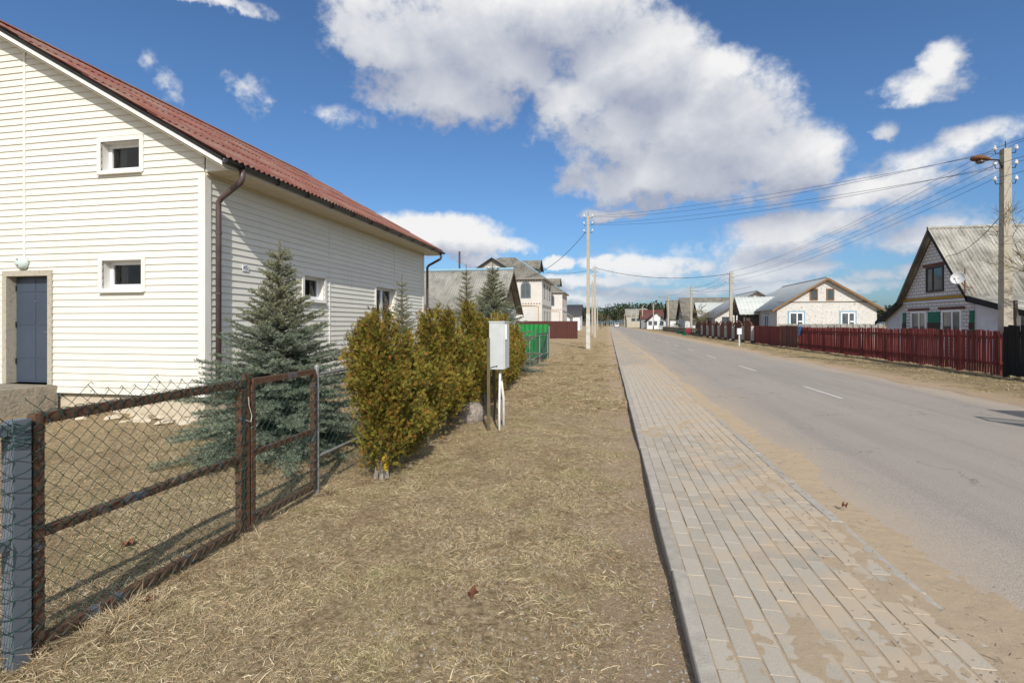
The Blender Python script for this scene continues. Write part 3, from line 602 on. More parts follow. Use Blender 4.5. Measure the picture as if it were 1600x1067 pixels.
# gutter: half round channel with brackets, two downpipes
gx, gzz, gr = EX + .065, zroof(EX) - .035, .062
m = MB(); na = 9; P = []
for y in (RY0 - .03, RY1 + .03):
    for rr in (gr, gr - .006):
        for k in range(na): a = math.pi + math.pi*k/(na-1); P.append((gx + rr*math.cos(a), y, gzz + rr*math.sin(a)))
f = [(k, k+1, 2*na+k+1, 2*na+k) for k in range(na-1)] + [(na+k+1, na+k, 3*na+k, 3*na+k+1) for k in range(na-1)] + [(0, na, 3*na, 2*na), (2*na-1, na-1, 3*na-1, 4*na-1)]
f += [tuple(range(na)), tuple(range(2*na, 3*na))]
m.add(P, f); gut = m.build('gutter', M['metal_dark'], house, True)
for k in range(12):
    y = RY0 + .35 + k*.9; b = MB(); b.tube([(gx + (gr+.004)*math.cos(math.pi + math.pi*j/8), y, gzz + (gr+.004)*math.sin(math.pi + math.pi*j/8)) for j in range(9)], .010, 4); b.build('bracket', M['metal_dark'], gut)
def downpipe(y, mat, base, y2):
    m = MB(); px_ = HX + .115
    pts = [(gx, y, gzz-.05), (gx, y, gzz-.20), (gx-.03, y, gzz-.26), (px_+.06, y2, gzz-.47), (px_, y2, gzz-.54), (px_, y2, gzz-.7), (px_, y2, base)]
    m.tube(pts, .044, 12); d = m.build('downpipe', mat, house, True)
    for z in (.9, 2.0, 3.0): MB().lathe([(.050, -.014), (.050, .014)], (px_, y2, z), n=12).build('clamp', mat, d)
downpipe(HY + .08, M['metal_brown'], .35, HY + .16); downpipe(HY2 + .10, M['metal_brown'], .2, HY2 + .10)
# windows
def window(parent, mapf, r, depth, mull=None, curtain=True):
    """r = casing outline in wall coordinates; mapf(u, out, z)"""
    u0, u1, z0, z1 = r; k = CAS
    def bx(a, b, o0, o1, p, q): 
        P = [mapf(a, o0, p), mapf(b, o0, p), mapf(b, o1, p), mapf(a, o1, p), mapf(a, o0, q), mapf(b, o0, q), mapf(b, o1, q), mapf(a, o1, q)]
        return MB().add(P, [(3,2,1,0),(4,5,6,7),(0,1,5,4),(1,2,6,5),(2,3,7,6),(3,0,4,7)])
    cm = MB()
    for q in ((u0, u0+k, z0+k, z1-k), (u1-k, u1, z0+k, z1-k), (u0, u1, z1-k, z1), (u0, u1, z0+.02, z0+k)):
        b = bx(q[0], q[1], .0, .034, q[2], q[3]); cm.add(b.v, b.f)
    w = cm.build('window', M['trim'], parent)
    rv = MB(); d = -depth
    for q in ((u0+k-.012, u0+k, z0+k, z1-k), (u1-k, u1-k+.012, z0+k, z1-k), (u0+k-.012, u1-k+.012, z1-k, z1-k+.012)):
        b = bx(q[0], q[1], d, -.001, q[2], q[3]); rv.add(b.v, b.f)
    rv.build('reveal', M['trim'], w)
    b = bx(u0+k-.05, u1-k+.05, d, .075, z0+.0, z0+.018); b.build('sill', M['trim'], w)
    b = bx(u0+k, u1-k, d, 0, z0+.0201, z0+k-.001); b.build('sill', M['pvc'], w)
    fm = MB(); fw = .062; a0, a1, p0, p1 = u0+k, u1-k, z0+k, z1-k
    cells = [(a0, a1)] if not mull else [(a0, mull), (mull, a1)]
    for (ca, cb) in cells:
        for q in ((ca, ca+fw, p0, p1), (cb-fw, cb, p0, p1), (ca+fw, cb-fw, p1-fw, p1), (ca+fw, cb-fw, p0, p0+fw*1.25)):
            b = bx(q[0], q[1], d-.03, d+.028, q[2], q[3]); fm.add(b.v, b.f)
    fm.build('frame', M['pvc'], w)
    for (ca, cb) in cells: MB().quad(mapf(ca+fw, d, p0+fw*1.25), mapf(cb-fw, d, p0+fw*1.25), mapf(cb-fw, d, p1-fw), mapf(ca+fw, d, p1-fw)).build('pane', M['glass'], w)
    if curtain:
        c0, c1 = a0 + fw, a0 + fw + (a1-a0-2*fw)*(.22 if curtain == 1 else .5); m = MB(); P = []; n = 14
        for i in range(n+1):
            u = c0 + (c1-c0)*i/n; o = d - .10 + .016*math.sin(i*2.2); P += [mapf(u, o, p0), mapf(u, o, p1)]
        m.add(P, [(2*i, 2*i+2, 2*i+3, 2*i+1) for i in range(n)]); m.build('curtain', M['curtain'], w)
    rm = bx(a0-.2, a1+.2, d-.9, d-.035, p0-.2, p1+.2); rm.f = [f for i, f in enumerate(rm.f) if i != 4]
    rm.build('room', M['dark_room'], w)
    return w
window(house, gmap, gw1, .15); window(house, gmap, gw2, .15)
window(house, lmap, (lw1[0], lw1[1], lw1[2], lw1[3]), .16, curtain=2); window(house, lmap, lw2, .16, mull=(lw2[0]+lw2[1])/2, curtain=2)
# door with plastered surround
x0, x1, z0, z1 = gd; dd = .14; k = .095
fr = MB(); fr.box(x0, x0+k, HY-.035, HY+dd, .447, z1-k); fr.box(x1-k, x1, HY-.035, HY+dd, .447, z1-k); fr.box(x0, x1, HY-.036, HY+dd, z1-k, z1); fr.build('door_frame', M['concrete'], house)
dx0, dx1, dz0, dz1 = x0+k+.008, x1-k-.004, .46, z1-k-.01; dy = HY + dd - .02
door = MB().box(dx0, dx1, dy, dy+.05, dz0, dz1).build('door', M['door'], house)
hh = (dz1 - dz0)
for zz0, zz1 in ((.02, .21), (.23, .53), (.55, .84), (.86, .985)):       # pressed leaf: raised panels either side of a centre groove
    for a, b in ((.06, .49), (.51, .94)):
        u0, u1 = dx0+(dx1-dx0)*a, dx0+(dx1-dx0)*b; MB().box(u0, u1, dy-.006, dy+.001, dz0+hh*zz0, dz0+hh*zz1).build('door_panel', M['door'], door)
hx = dx1 - .08; hz = dz0 + hh*.47
MB().box(hx-.02, hx+.02, dy-.016, dy-.006, hz-.09, hz+.09).tube([(hx, dy-.01, hz+.02), (hx, dy-.055, hz+.02), (hx-.12, dy-.055, hz+.02)], .010, 8).build('handle', M['steel'], door)
MB().lathe([(.011, 0), (.011, .012)], ((dx0+dx1)/2, dy-.006, dz0+hh*.77), (0, -1, 0), 10).build('peephole', M['steel'], door)
for z in (.2, .55, .9): MB().tube([(dx0+.004, dy-.012, dz0+hh*z-.05), (dx0+.004, dy-.012, dz0+hh*z+.05)], .011, 6).build('hinge', M['metal_dark'], door)
# doorstep
m = MB(); fx = x1 + .04; m.prism([(x0-.35, HY-.8, -.1), (fx-.03, HY-.8, -.1), (fx+.05, HY-.0, -.1), (x0-.35, HY-.0, -.1)], (0, 0, .54)); st = m.build('doorstep', M['concrete_dark'], house)
MB().box(x0-.3, fx-.35, HY-1.12, HY-.801, -.1, .26).build('step', M['concrete_dark'], st)
# round lamp over the door, house number
lc = onY(39, 411, HY); L_ = MB().lathe([(.118, 0), (.125, .012), (.118, .045), (.085, .082), (.03, .098)], (lc.x, HY-.022, lc.z), (0, -1, 0), 24).build('wall_lamp', M['lamp_glass'], house, True)
MB().lathe([(.014, .095), (.014, .106)], (lc.x, HY-.022, lc.z+.05), (0, -1, 0), 8).lathe([(.014, .095), (.014, .106)], (lc.x, HY-.022, lc.z-.05), (0, -1, 0), 8).build('lamp_screw', M['galv'], L_)
npnt = onX(381.5, 419, HX); ny, nz = npnt.y, npnt.z; pw, ph = .155, .115
pl = MB().box(HX+.022, HX+.030, ny-pw/2, ny+pw/2, nz-ph/2, nz+ph/2).build('number_plate', M['pvc'], house)
tc_ = bpy.data.curves.new('number', 'FONT'); tc_.body = '45'; tc_.size = .115; tc_.align_x = 'CENTER'; tc_.align_y = 'CENTER'; tc_.extrude = .001; tc_.materials.append(M['ink'])
to = bpy.data.objects.new('number', tc_); col.objects.link(to); bpy.context.view_layer.update(); nm_ = bpy.data.meshes.new_from_object(to.evaluated_get(bpy.context.evaluated_depsgraph_get())); bpy.data.objects.remove(to)
place('number', nm_, pl, Matrix(((0, 0, 1, HX+.032), (1, 0, 0, ny), (0, 1, 0, nz), (0, 0, 0, 1))))
# broken blind area of stones and plaster lumps at the wall foot
for k in range(26):
    y = HY - random.uniform(.05, .55); x = random.uniform(-9.0, -6.2); s = random.uniform(.05, .16); z = float(gz(x, y))
    q = MB().lathe([(.35*s, -.3*s), (s, 0), (.8*s, .28*s), (.3*s, .42*s)], (x, y, z), (random.uniform(-.2,.2), random.uniform(-.2,.2), 1), 6)
    q.v = [(a + random.uniform(-.2, .2)*s, b + random.uniform(-.2, .2)*s, c + random.uniform(-.1, .1)*s) for a, b, c in q.v]
    q.build('rubble_stone', M['plaster'], label='pale lump of broken plaster at the foot of the siding house gable', cat='stone', group='rubble along the gable foot')

# ------------------------------------------------------------------ chain-link fence and gates along the yard
FX = -2.55
def chainlink(y0, y1, z0, z1, ragged=.06, w=.075, h=.075, r=.0020, x=FX):
    m = MB(); n = int((y1 - y0) / w); V = []; Fc = []
    for i in range(n+1):
        zt = z1 + random.uniform(-ragged*.3, ragged); k = int((zt - z0) / (h/2)); pts = []
        for j in range(k+1):
            yy = y0 + (i + (.0 if j % 2 else .5) * (1 if i % 1 == 0 else 1)) * w + (0 if j % 2 else 0)
            # neighbouring wires hook into each other at the turns
            yy = y0 + i*w + (w*.5 if j % 2 else -w*.02) + random.gauss(0, .0022)
            pts.append((x + random.gauss(0, .0025) + (.0025 if j % 2 else -.0025), min(max(yy, y0), y1), z0 + j*h/2 + random.gauss(0, .002)))
        yy2 = [(p[0], p[1], p[2]) for p in pts]
        a, b = pts[-1], pts[-2]; s = 1 if a[1] > b[1] else -1
        m.tube(pts + [(a[0]+.006, a[1] + s*.010, a[2]+.012), (a[0]+.004, a[1] + s*.022, a[2]-.002)] if ragged else pts, r, 3, False)
        # second set of diagonals completes the diamonds
        pts2 = [(p[0] - .004, p[1] + (w*.52 if j % 2 == 0 else -w*.52 + w*.02) , p[2]) for j, p in enumerate(pts)]
        pts2 = [(p[0], min(max(y0 + i*w + (w*.5 if j % 2 else w*1.02), y0), y1), p[2]) for j, p in enumerate(pts)]
        m.tube(pts2, r, 3, False)
    return m
def wraps(p, q, r, turns, wr=.0022):
    p, q = Vector(p), Vector(q); d = (q - p); n = d.normalized(); u = n.cross(Vector((1,0,0)) if abs(n.x) < .9 else Vector((0,1,0))).normalized(); w = n.cross(u); pts = []
    N = turns*8
    for i in range(N+1):
        a = 2*math.pi*i/8 + .6*math.sin(i*.37); pts.append(p + d*(i/N) + u*math.cos(a)*r + w*math.sin(a)*r)
    return MB().tube(pts, wr, 4, False)
def angle_bar(p, q, w=.042):
    p, q = Vector(p), Vector(q); m = MB(); m.bar(p, q, w, w*.95); return m
Y1, Y2, Y3 = 1.735, 3.19, 4.09
ZTOP, ZMID, ZLOW = 1.07, .55, .055
# gate leaf by the blue post
gate = thing('driveway_gate', 'rusty angle iron gate leaf with green chain link and blue grey paint rests', 'gate', (FX, (Y1+Y2)/2, 0))
a, b = Y1 + .095, Y2 - .045
angle_bar((FX, a, ZTOP), (FX, b+.02, ZTOP+.01), .05).build('top_rail', M['rust'], gate)
angle_bar((FX, a+.02, ZMID), (FX, b, ZMID+.01)).build('middle_rail', M['rust'], gate)
angle_bar((FX, a-.05, ZLOW), (FX, b, ZLOW)).build('bottom_rail', M['rust'], gate)
for y in (a+.012, b): angle_bar((FX, y, .03), (FX, y, ZTOP-.026), .048).build('stile', M['rust'], gate)
chainlink(a-.04, b, .04, ZTOP+.09, .05, x=FX+.030).build('chain_link', M['green_wire'], gate)
wraps((FX, a, ZTOP), (FX, b, ZTOP+.01), .036, 22).build('tie_wire', M['green_wire'], gate); wraps((FX, a, ZMID), (FX, b, ZMID+.01), .032, 15).build('tie_wire', M['green_wire'], gate)
for y in (a+.012, b): wraps((FX, y, .08), (FX, y, ZTOP-.03), .036, 11).build('tie_wire', M['green_wire'], gate)
# blue post at the near end and the fence going on towards the camera
post = thing('fence_post', 'blue grey square steel post wound with green wire beside the driveway gate', 'post', (FX, Y1+.03, 0))
MB().box(FX-.032, FX+.032, Y1, Y1+.07, -.2, ZTOP+.012).build('tube', M['bluepaint'], post); wraps((FX, Y1+.035, .06), (FX, Y1+.035, ZTOP), .05, 15).build('tie_wire', M['green_wire'], post)
for q in range(9):
    z = ZTOP - .01 - .012*q; pts = [(FX + .045*math.cos(k*.7), Y1+.035 + .048*math.sin(k*.7), z + random.uniform(-.012, .012)) for k in range(10)]; MB().tube(pts, .002, 4, False).build('tie_wire', M['green_wire'], post)
fs = thing('chain_link_fence', 'chain link fence panel with blue rails running out at the left edge', 'fence', (FX, 0, 0))
for z in (ZTOP - .03, ZMID): MB().bar((FX, -2.2, z), (FX, Y1, z), .04, .045).build('rail', M['bluepaint'], fs)
chainlink(-2.2, Y1, .04, ZTOP+.05, .05, x=FX+.03).build('chain_link', M['green_wire'], fs)
wraps((FX, -1, ZTOP-.03), (FX, Y1, ZTOP-.03), .034, 30).build('tie_wire', M['green_wire'], fs)
MB().box(FX-.03, FX+.03, -2.26, -2.2, -.2, ZTOP).build('post', M['bluepaint'], fs)
p2 = thing('gate_stop_post', 'thin rusty post standing between the driveway gate and the wicket', 'post', (FX, Y2, 0))
MB().bar((FX+.01, Y2, -.2), (FX+.004, Y2, 1.145), .034, .034).build('bar', M['rust'], p2); MB().tube([(FX+.03, Y2-.03, .82), (FX+.036, Y2+.01, .80), (FX+.03, Y2+.03, .84), (FX+.03, Y2, .92), (FX+.035, Y2-.01, .98)], .003, 4).build('wire_latch', M['whitewash'], p2)
wk = thing('wicket_gate', 'narrow rusty wicket gate leaf with chain link beside the blue spruce', 'gate', (FX, (Y2+Y3)/2, 0))
a, b = Y2 + .06, Y3 - .05
for z, nm, ww in ((ZTOP+.01, 'top_rail', .045), (ZMID+.01, 'middle_rail', .04), (ZLOW+.02, 'bottom_rail', .04)): angle_bar((FX, a, z), (FX, b, z), ww).build(nm, M['rust'], wk)
for y in (a, b): angle_bar((FX, y, .05), (FX, y, ZTOP-.012), .045).build('stile', M['rust'], wk)
chainlink(a, b, .06, ZTOP-.0, 0, x=FX+.03).build('chain_link', M['green_wire'], wk)
for y in (a, b): wraps((FX, y, .08), (FX, y, ZTOP-.03), .034, 11).build('tie_wire', M['green_wire'], wk)
f2 = thing('chain_link_fence', 'long chain link fence with grey pipe posts behind the thuja row', 'fence', (FX, 12, 0))
YE = 21.75
for y in [Y3] + list(np.arange(6.6, YE, 2.45)): MB().lathe([(.022, -.2), (.022, 1.12), (.012, 1.135)], (FX, y, 0), n=8).build('post', M['galv'], f2)
MB().tube([(FX, Y3, 1.05), (FX, YE, 1.05)], .016, 6).build('top_rail', M['galv'], f2); MB().tube([(FX, Y3, .32), (FX, YE, .30)], .014, 6).build('lower_rail', M['galv'], f2)
chainlink(Y3+.02, YE, .05, 1.12, .03, x=FX-.022, w=.085, h=.085, r=.0019).build('chain_link', M['green_wire'], f2)

# ------------------------------------------------------------------ meter cabinet on posts
bp = gp(782, 668); cab = thing('meter_cabinet', 'light grey electric meter cabinet on posts beside the thuja row', 'cabinet', (bp.x, bp.y, 0))
cx1, cy0 = onY(787, 540, 7.0).x, 7.0; cx0 = onY(764.5, 540, 7.0).x; cz0, cz1 = .855, 1.52; cyb = cy0 + .33
MB().box(cx0, cx1, cy0, cyb, cz0, cz1).build('body', M['cabinet'], cab); MB().box(cx0-.008, cx1+.014, cy0-.008, cyb+.008, cz1, cz1+.018).build('roof', M['cabinet'], cab)
dr = MB().box(cx1+.001, cx1+.016, cy0+.008, cyb-.008, cz0+.008, cz1-.008).build('door', M['cabinet'], cab)
MB().box(cx1+.016, cx1+.032, cy0+.05, cy0+.085, cz1-.24, cz1-.03).build('handle', M['pvc'], dr)
MB().tube([(cx0+.11, cy0-.002, cz0+.045), (cx0+.06, cy0-.012, cz0+.04), (cx0+.0, cy0-.008, cz0+.015)], .004, 5).lathe([(.010, 0), (.010, .008)], (cx0+.11, cy0-.001, cz0+.045), (0,-1,0), 8).build('cable_gland', M['seal_black'], cab)
q = gp(763.5, 673); MB().bar((q.x, q.y, -.15), (q.x-.02, q.y+.06, 1.3), .045, .045).build('post', M['old_post'], cab)
q = gp(774, 655); MB().bar((q.x, q.y, -.15), (q.x-.01, q.y-.1, 1.2), .04, .04).build('post', M['old_post'], cab)
q = gp(780.5, 673); MB().tube([(q.x, q.y, -.15), (q.x-.005, q.y, .3), (cx0+.13, cy0+.12, cz0)], .017, 8).build('conduit', M['white_paint'], cab, True)
q = gp(787, 664); MB().tube([(q.x, q.y, -.15), (q.x-.005, q.y, .4), (q.x-.03, cy0+.2, cz0)], .021, 8).build('conduit', M['white_paint'], cab, True)

# ------------------------------------------------------------------ boulder
def rock(name, c, s, seed, label, group=None):
    rr = random.Random(seed); import bmesh
    bm = bmesh.new(); bmesh.ops.create_icosphere(bm, subdivisions=3, radius=1)
    dirs = [Vector((rr.gauss(0,1), rr.gauss(0,1), rr.gauss(0,1))).normalized() for _ in range(9)]; ds = [rr.uniform(.62, .9) for _ in dirs]
    for v in bm.verts:
        p = v.co.copy()
        for d, k in zip(dirs, ds):
            t = p.dot(d)
            if t > k: p -= d*(t-k)*.85
        v.co = Vector((c[0] + p.x*s[0], c[1] + p.y*s[1], c[2] + p.z*s[2]))
    me = bpy.data.meshes.new(name); bm.to_mesh(me); bm.free(); me.materials.append(M['granite'])
    return place(name, me, label=label, cat='rock', group=group)
q = gp(722, 660); rock('boulder', (q.x, q.y+.2, .10), (.30, .26, .26), 5, 'pinkish granite boulder lying under the thujas behind the meter cabinet')

# ------------------------------------------------------------------ thujas, spruces
def unit(n): v = RNG.normal(size=(n, 3)); return v / np.linalg.norm(v, axis=1, keepdims=True)
def thuja(seed, hgt, rad, sprays, near=False):
    rng = np.random.default_rng(seed)
    # feathery upright plumes leave the stem at all heights; sprays of scale leaves sit along them
    npl = 58 if near else 46; pa = rng.random(npl)*2*math.pi; zb = hgt*(.05 + .66*rng.random(npl)**1.05); tb = zb/hgt
    env = np.clip(np.where(tb < .3, .78 + .7*tb, 1.0 - ((tb-.3)/.5)**1.1*.80), .12, 1); reach = rad*env*rng.uniform(.35, 1.12, npl); rise = hgt*rng.uniform(.16, .36, npl)*(1.1 - .35*tb)
    lead = rng.random(npl) < .085; reach[lead] *= .25; zb[lead] = hgt*rng.uniform(.55, .72, lead.sum()); rise[lead] = hgt*rng.uniform(.25, .38, lead.sum())
    k_ = rng.integers(0, npl, sprays); tt = rng.random(sprays)**.75; fat = (.080 - .060*tt)*rng.uniform(.7, 1.2, npl)[k_]*(1 + .3*(1-tb[k_]))
    cx_ = reach[k_]*tt**.7; off = rng.normal(size=(sprays, 3))*fat[:, None]
    C = np.stack([cx_*np.cos(pa[k_]), cx_*np.sin(pa[k_]), zb[k_] + rise[k_]*tt**1.25], 1) + off
    C[:, 2] = np.maximum(C[:, 2], .07*hgt); z = C[:, 2]; ang = np.arctan2(C[:, 1], C[:, 0])
    out = np.stack([np.cos(ang), np.sin(ang), np.zeros(sprays)], 1)
    ax = out*(.75 + .3*rng.normal(size=(sprays,1))*.5) + np.array([0,0,1])*(.75 + .35*rng.normal(size=(sprays,1))) + .35*rng.normal(size=(sprays,3)); ax /= np.linalg.norm(ax, axis=1, keepdims=True)
    sd = np.cross(ax, rng.normal(size=(sprays, 3))); sd /= np.linalg.norm(sd, axis=1, keepdims=True)
    L = rng.uniform(.028, .066, sprays)*(1.0 if near else 1.1)
    # colour: olive, yellow-green and winter rust
    k = rng.random(sprays); patch = rng.normal(size=npl)[k_]*.45 + (tt - .5)*.5 + rng.normal(size=sprays)*.35
    olive = np.array([.14, .145, .026]); yel = np.array([.27, .215, .034]); rust = np.array([.27, .135, .030]); drk = np.array([.085, .075, .018])
    c = olive + (yel - olive)*np.clip(.45 + .6*patch, 0, 1)[:, None]; c = np.where((k < .19)[:, None], rust, c); c = np.where((k > .88)[:, None], drk, c); c *= rng.uniform(.75, 1.2, (sprays, 1))
    Ps, Ds, Ss, Ls, Ws, Cs = [], [], [], [], [], []
    offs = [(0, 0, 1), (.25, .9, .55), (.25, -.9, .55), (.5, .8, .45), (.5, -.8, .45), (.72, .7, .34), (.72, -.7, .34)]
    for (al, sn, ls) in offs:
        d = ax + sd*sn; d /= np.linalg.norm(d, axis=1, keepdims=True)
        Ps.append(C + ax*(L*al)[:, None]); Ds.append(d + .12*rng.normal(size=d.shape)); Ss.append(np.cross(ax, np.cross(sd, ax)) + .3*rng.normal(size=d.shape)); Ls.append(L*ls); Ws.append(L*(.13 if ls == 1 else .14)*rng.uniform(.8, 1.3, sprays)); Cs.append(c*rng.uniform(.85, 1.15, (sprays, 1)))
    V, Fc = kites(np.concatenate(Ps), np.concatenate(Ds), np.concatenate(Ss), np.concatenate(Ls), np.concatenate(Ws)); cc = np.repeat(np.concatenate(Cs), 4, axis=0)
    leaf = npmesh('foliage', V, Fc, M['leafcol'], cc)
    m = MB(); rr_ = random.Random(seed)
    for s in range(2 if near else 1):
        x0 = s*.05; m.tube([(x0, x0*.5, -.06), (x0+.01, .0, .35*hgt), (x0*.5-.01, .01, .7*hgt), (0, 0, hgt*1.02)], [.026, .018, .011, .004], 7)
    for k in range(16 if near else 8):
        zz = rr_.uniform(.06, .85)*hgt; a = rr_.uniform(0, 6.28); l = rad*rr_.uniform(.35, .6); d = Vector((math.cos(a), math.sin(a), 0))
        m.tube([(0, 0, zz), d*l*.5 + Vector((0,0,zz+.08)), d*l + Vector((0,0,zz+.26))], [.007, .005, .002], 4, False)
    return leaf, m.mesh('trunk', M['bark_grey'], True)
TV = [thuja(3, 1.72, .46, 17000, True), thuja(8, 1.74, .44, 13000), thuja(21, 1.62, .42, 12000), thuja(34, 1.80, .40, 12000)]
tys = [4.63, 5.25, 6.06] + [6.8 + .78*k for k in range(9)]
thu_names = ['nearest thuja of the row with yellow lichen on its forked foot', 'second thuja of the row, bushy and olive with bare foot', 'third thuja of the row, just before the granite boulder']
ords = ['fourth', 'fifth', 'sixth', 'seventh', 'eighth', 'ninth', 'tenth', 'eleventh', 'farthest']
for i, y in enumerate(tys):
    lab = thu_names[i] if i < 3 else (ords[i-3] + ' thuja of the olive brown row counted from the gates' if i < len(tys)-1 else 'farthest thuja of the row, beside the green sheet fence')
    x = -2.2 + random.uniform(-.06, .06) - (.10 if 3 <= i < 6 else 0) - .035*max(0, i-3)
    t = thing('thuja', lab, 'shrub', (x, y, float(gz(x, y))), 'thujas in a row along the fence')
    lv, tr = TV[0] if i == 0 else TV[1 + i % 3]
    s = [1.0, .86, .94, 1.0, .92, 1.05, .95, 1.06, .96, 1.02, .9, .84][i]
    mt = Matrix.Translation(t.matrix_basis.translation) @ Matrix.Rotation(i*1.9 + .4, 4, 'Z') @ Matrix.Diagonal((s*1.0, s*1.0, s, 1))
    place('crown', lv, t, mt); trk = place('trunk', tr, t, mt)
    if i == 0:
        for (dx, dy, zz, h_) in ((.0, -.012, .03, .11), (.045, -.01, .06, .12), (.02, .0, .16, .07)):
            w = mt @ Vector((dx, 0, 0)); MB().tube([(w.x, w.y-.004, zz), (w.x+.004, w.y-.004, zz+h_*.5), (w.x, w.y-.004, zz+h_)], [.020, .031, .018], 7).build('lichen', M['lichen'], t)
        for dx, dy in ((-.05, -.03), (.03, -.05), (.06, .02)):
            MB().tube([t.matrix_basis.translation + Vector((dx, dy, -.05)), t.matrix_basis.translation + Vector((dx*.6, dy*.6, .16))], [.028, .014], 6).build('root', M['bark_grey'], t)

def spruce(seed, hgt, rad, whorls, dens=1.0, blue=1.0, low=.04):
    rng = np.random.default_rng(seed); rr = random.Random(seed); P = []; D = []; L = []; Cc = []; m = MB()
    m.tube([(0, 0, -.1), (rr.uniform(-.02, .02), rr.uniform(-.02, .02), hgt*.5), (0, 0, hgt*.93), (0, 0, hgt*1.0)], [.045*hgt/2.4, .028*hgt/2.4, .010, .006], 7)
    def twig(p, d, l, tip):
        n = max(8, int(l*300*dens)); t = rng.random(n); q = np.asarray(p)[None] + np.asarray(d)[None]*(t*l)[:, None]
        rad_ = rng.normal(size=(n, 3)); dd = np.asarray(d)[None]
        rad_ -= dd*np.sum(rad_*dd, 1, keepdims=True); rad_ /= np.linalg.norm(rad_, axis=1, keepdims=True); rad_[:, 2] += .25
        P.append(q); D.append(rad_*.85 + dd*.75); L.append(rng.uniform(.022, .036, n))
        bl = np.array([.225, .285, .220])*blue + np.array([.13, .145, .075])*(1-blue); dk = np.array([.070, .095, .070]); yl = np.array([.29, .235, .095])
        k = rng.random(n)[:, None]; c = dk + (bl - dk)*np.clip(k*1.2, 0, 1); 
        if tip > 0: c = c + (yl - c)*tip*np.clip(rng.random(n)[:, None]*1.3, 0, 1)
        Cc.append(c)
    for w in range(whorls):
        t = (w + .5)/whorls; z0 = hgt*(low + (1 - low)*t*.93); nb = 10 if t < .3 else 8 if t < .75 else 5
        R_ = rad*(1 - t)**1.12 + .06
        for b in range(nb):
            a = 2*math.pi*(b + rr.random()*.7)/nb + w*1.1; l = R_*rr.uniform(.78, 1.12); up = -.26 + .80*t + rr.uniform(-.08, .10)
            p = Vector((0, 0, z0 + rr.uniform(-.04, .04))); d = Vector((math.cos(a), math.sin(a), up)).normalized(); pts = [p.copy()]; seg = .05; n = max(2, int(l/seg)); s_ = seg
            hd = Vector((-math.sin(a), math.cos(a), 0))
            for i in range(n):
                f = i/n; d2 = (d + Vector((0, 0, (.12 + .25*t)*f*(1 if t < .8 else .3)))).normalized(); p = p + d2*s_; pts.append(p.copy())
                rem = (1 - f)
                if f > .08 or l < .3:
                    for sg in (-1, 1):
                        tl = min(.06 + .55*l*rem*.36, .20)*rr.uniform(.7, 1.2); td = (d2*.75 + hd*sg*.8 + Vector((0, 0, rr.uniform(-.25, .38)))).normalized()
                        twig(p, td, tl, (.6 if t > .55 else .18) + .4*max(0, t-.55))
                        if tl > .14: twig(p + td*tl*.45, (td + d2*.8*rr.choice((-.4, 1))).normalized(), tl*.5, .15)
                twig(p - d2*s_, d2, s_*1.2, .3 if t > .7 else .08)
            twig(p, d2, .07, .55)
            m.tube(pts[::2] + [pts[-1]], [.010*(1-.8*i/max(1, len(pts[::2]))) for i in range(len(pts[::2])+1)], 4, False)
    twig((0, 0, hgt*.9), (0, 0, 1), hgt*.10, .95); twig((0, 0, hgt*.9), (0, 0, 1), hgt*.105, .95)
    P, D, L, Cc = map(np.concatenate, (P, D, L, Cc)); S = rng.normal(size=P.shape)
    V, Fc = kites(P, D, S, L, np.full(len(L), .0062)); return npmesh('crown', V, Fc, M['needle'], np.repeat(Cc, 4, 0)), m.mesh('trunk', M['bark'], True)
def put_spruce(x, y, variant, s, rot, label):
    t = thing('spruce', label, 'tree', (x, y, float(gz(x, y))), 'young spruces in the yard'); mt = Matrix.Translation(t.matrix_basis.translation) @ Matrix.Rotation(rot, 4, 'Z') @ Matrix.Scale(s, 4)
    place('crown', variant[0], t, mt); place('trunk', variant[1], t, mt)
sp1 = spruce(4, 2.46, 1.22, 32, 1.15, 1.0, .04); sp2 = spruce(9, 2.9, .85, 22, .7, .55)
q = gp(437, 704); put_spruce(q.x, q.y, sp1, 1.0, .3, 'large bushy blue spruce behind the wicket gate, nearest to the camera')
q = atd(628, 506, 9.8); put_spruce(q.x, q.y, sp2, .84, 1.0, 'slim spruce in front of the tall window of the siding house')
q = atd(728.5, 506, 13.4); put_spruce(q.x, q.y, sp2, 1.06, 2.2, 'slim spruce rising behind the thujas before the old slate roof')
q = atd(770, 506, 15.5); put_spruce(q.x, q.y, sp1, 1.36, 4.0, 'tall wide spruce behind the meter cabinet near the green fence')

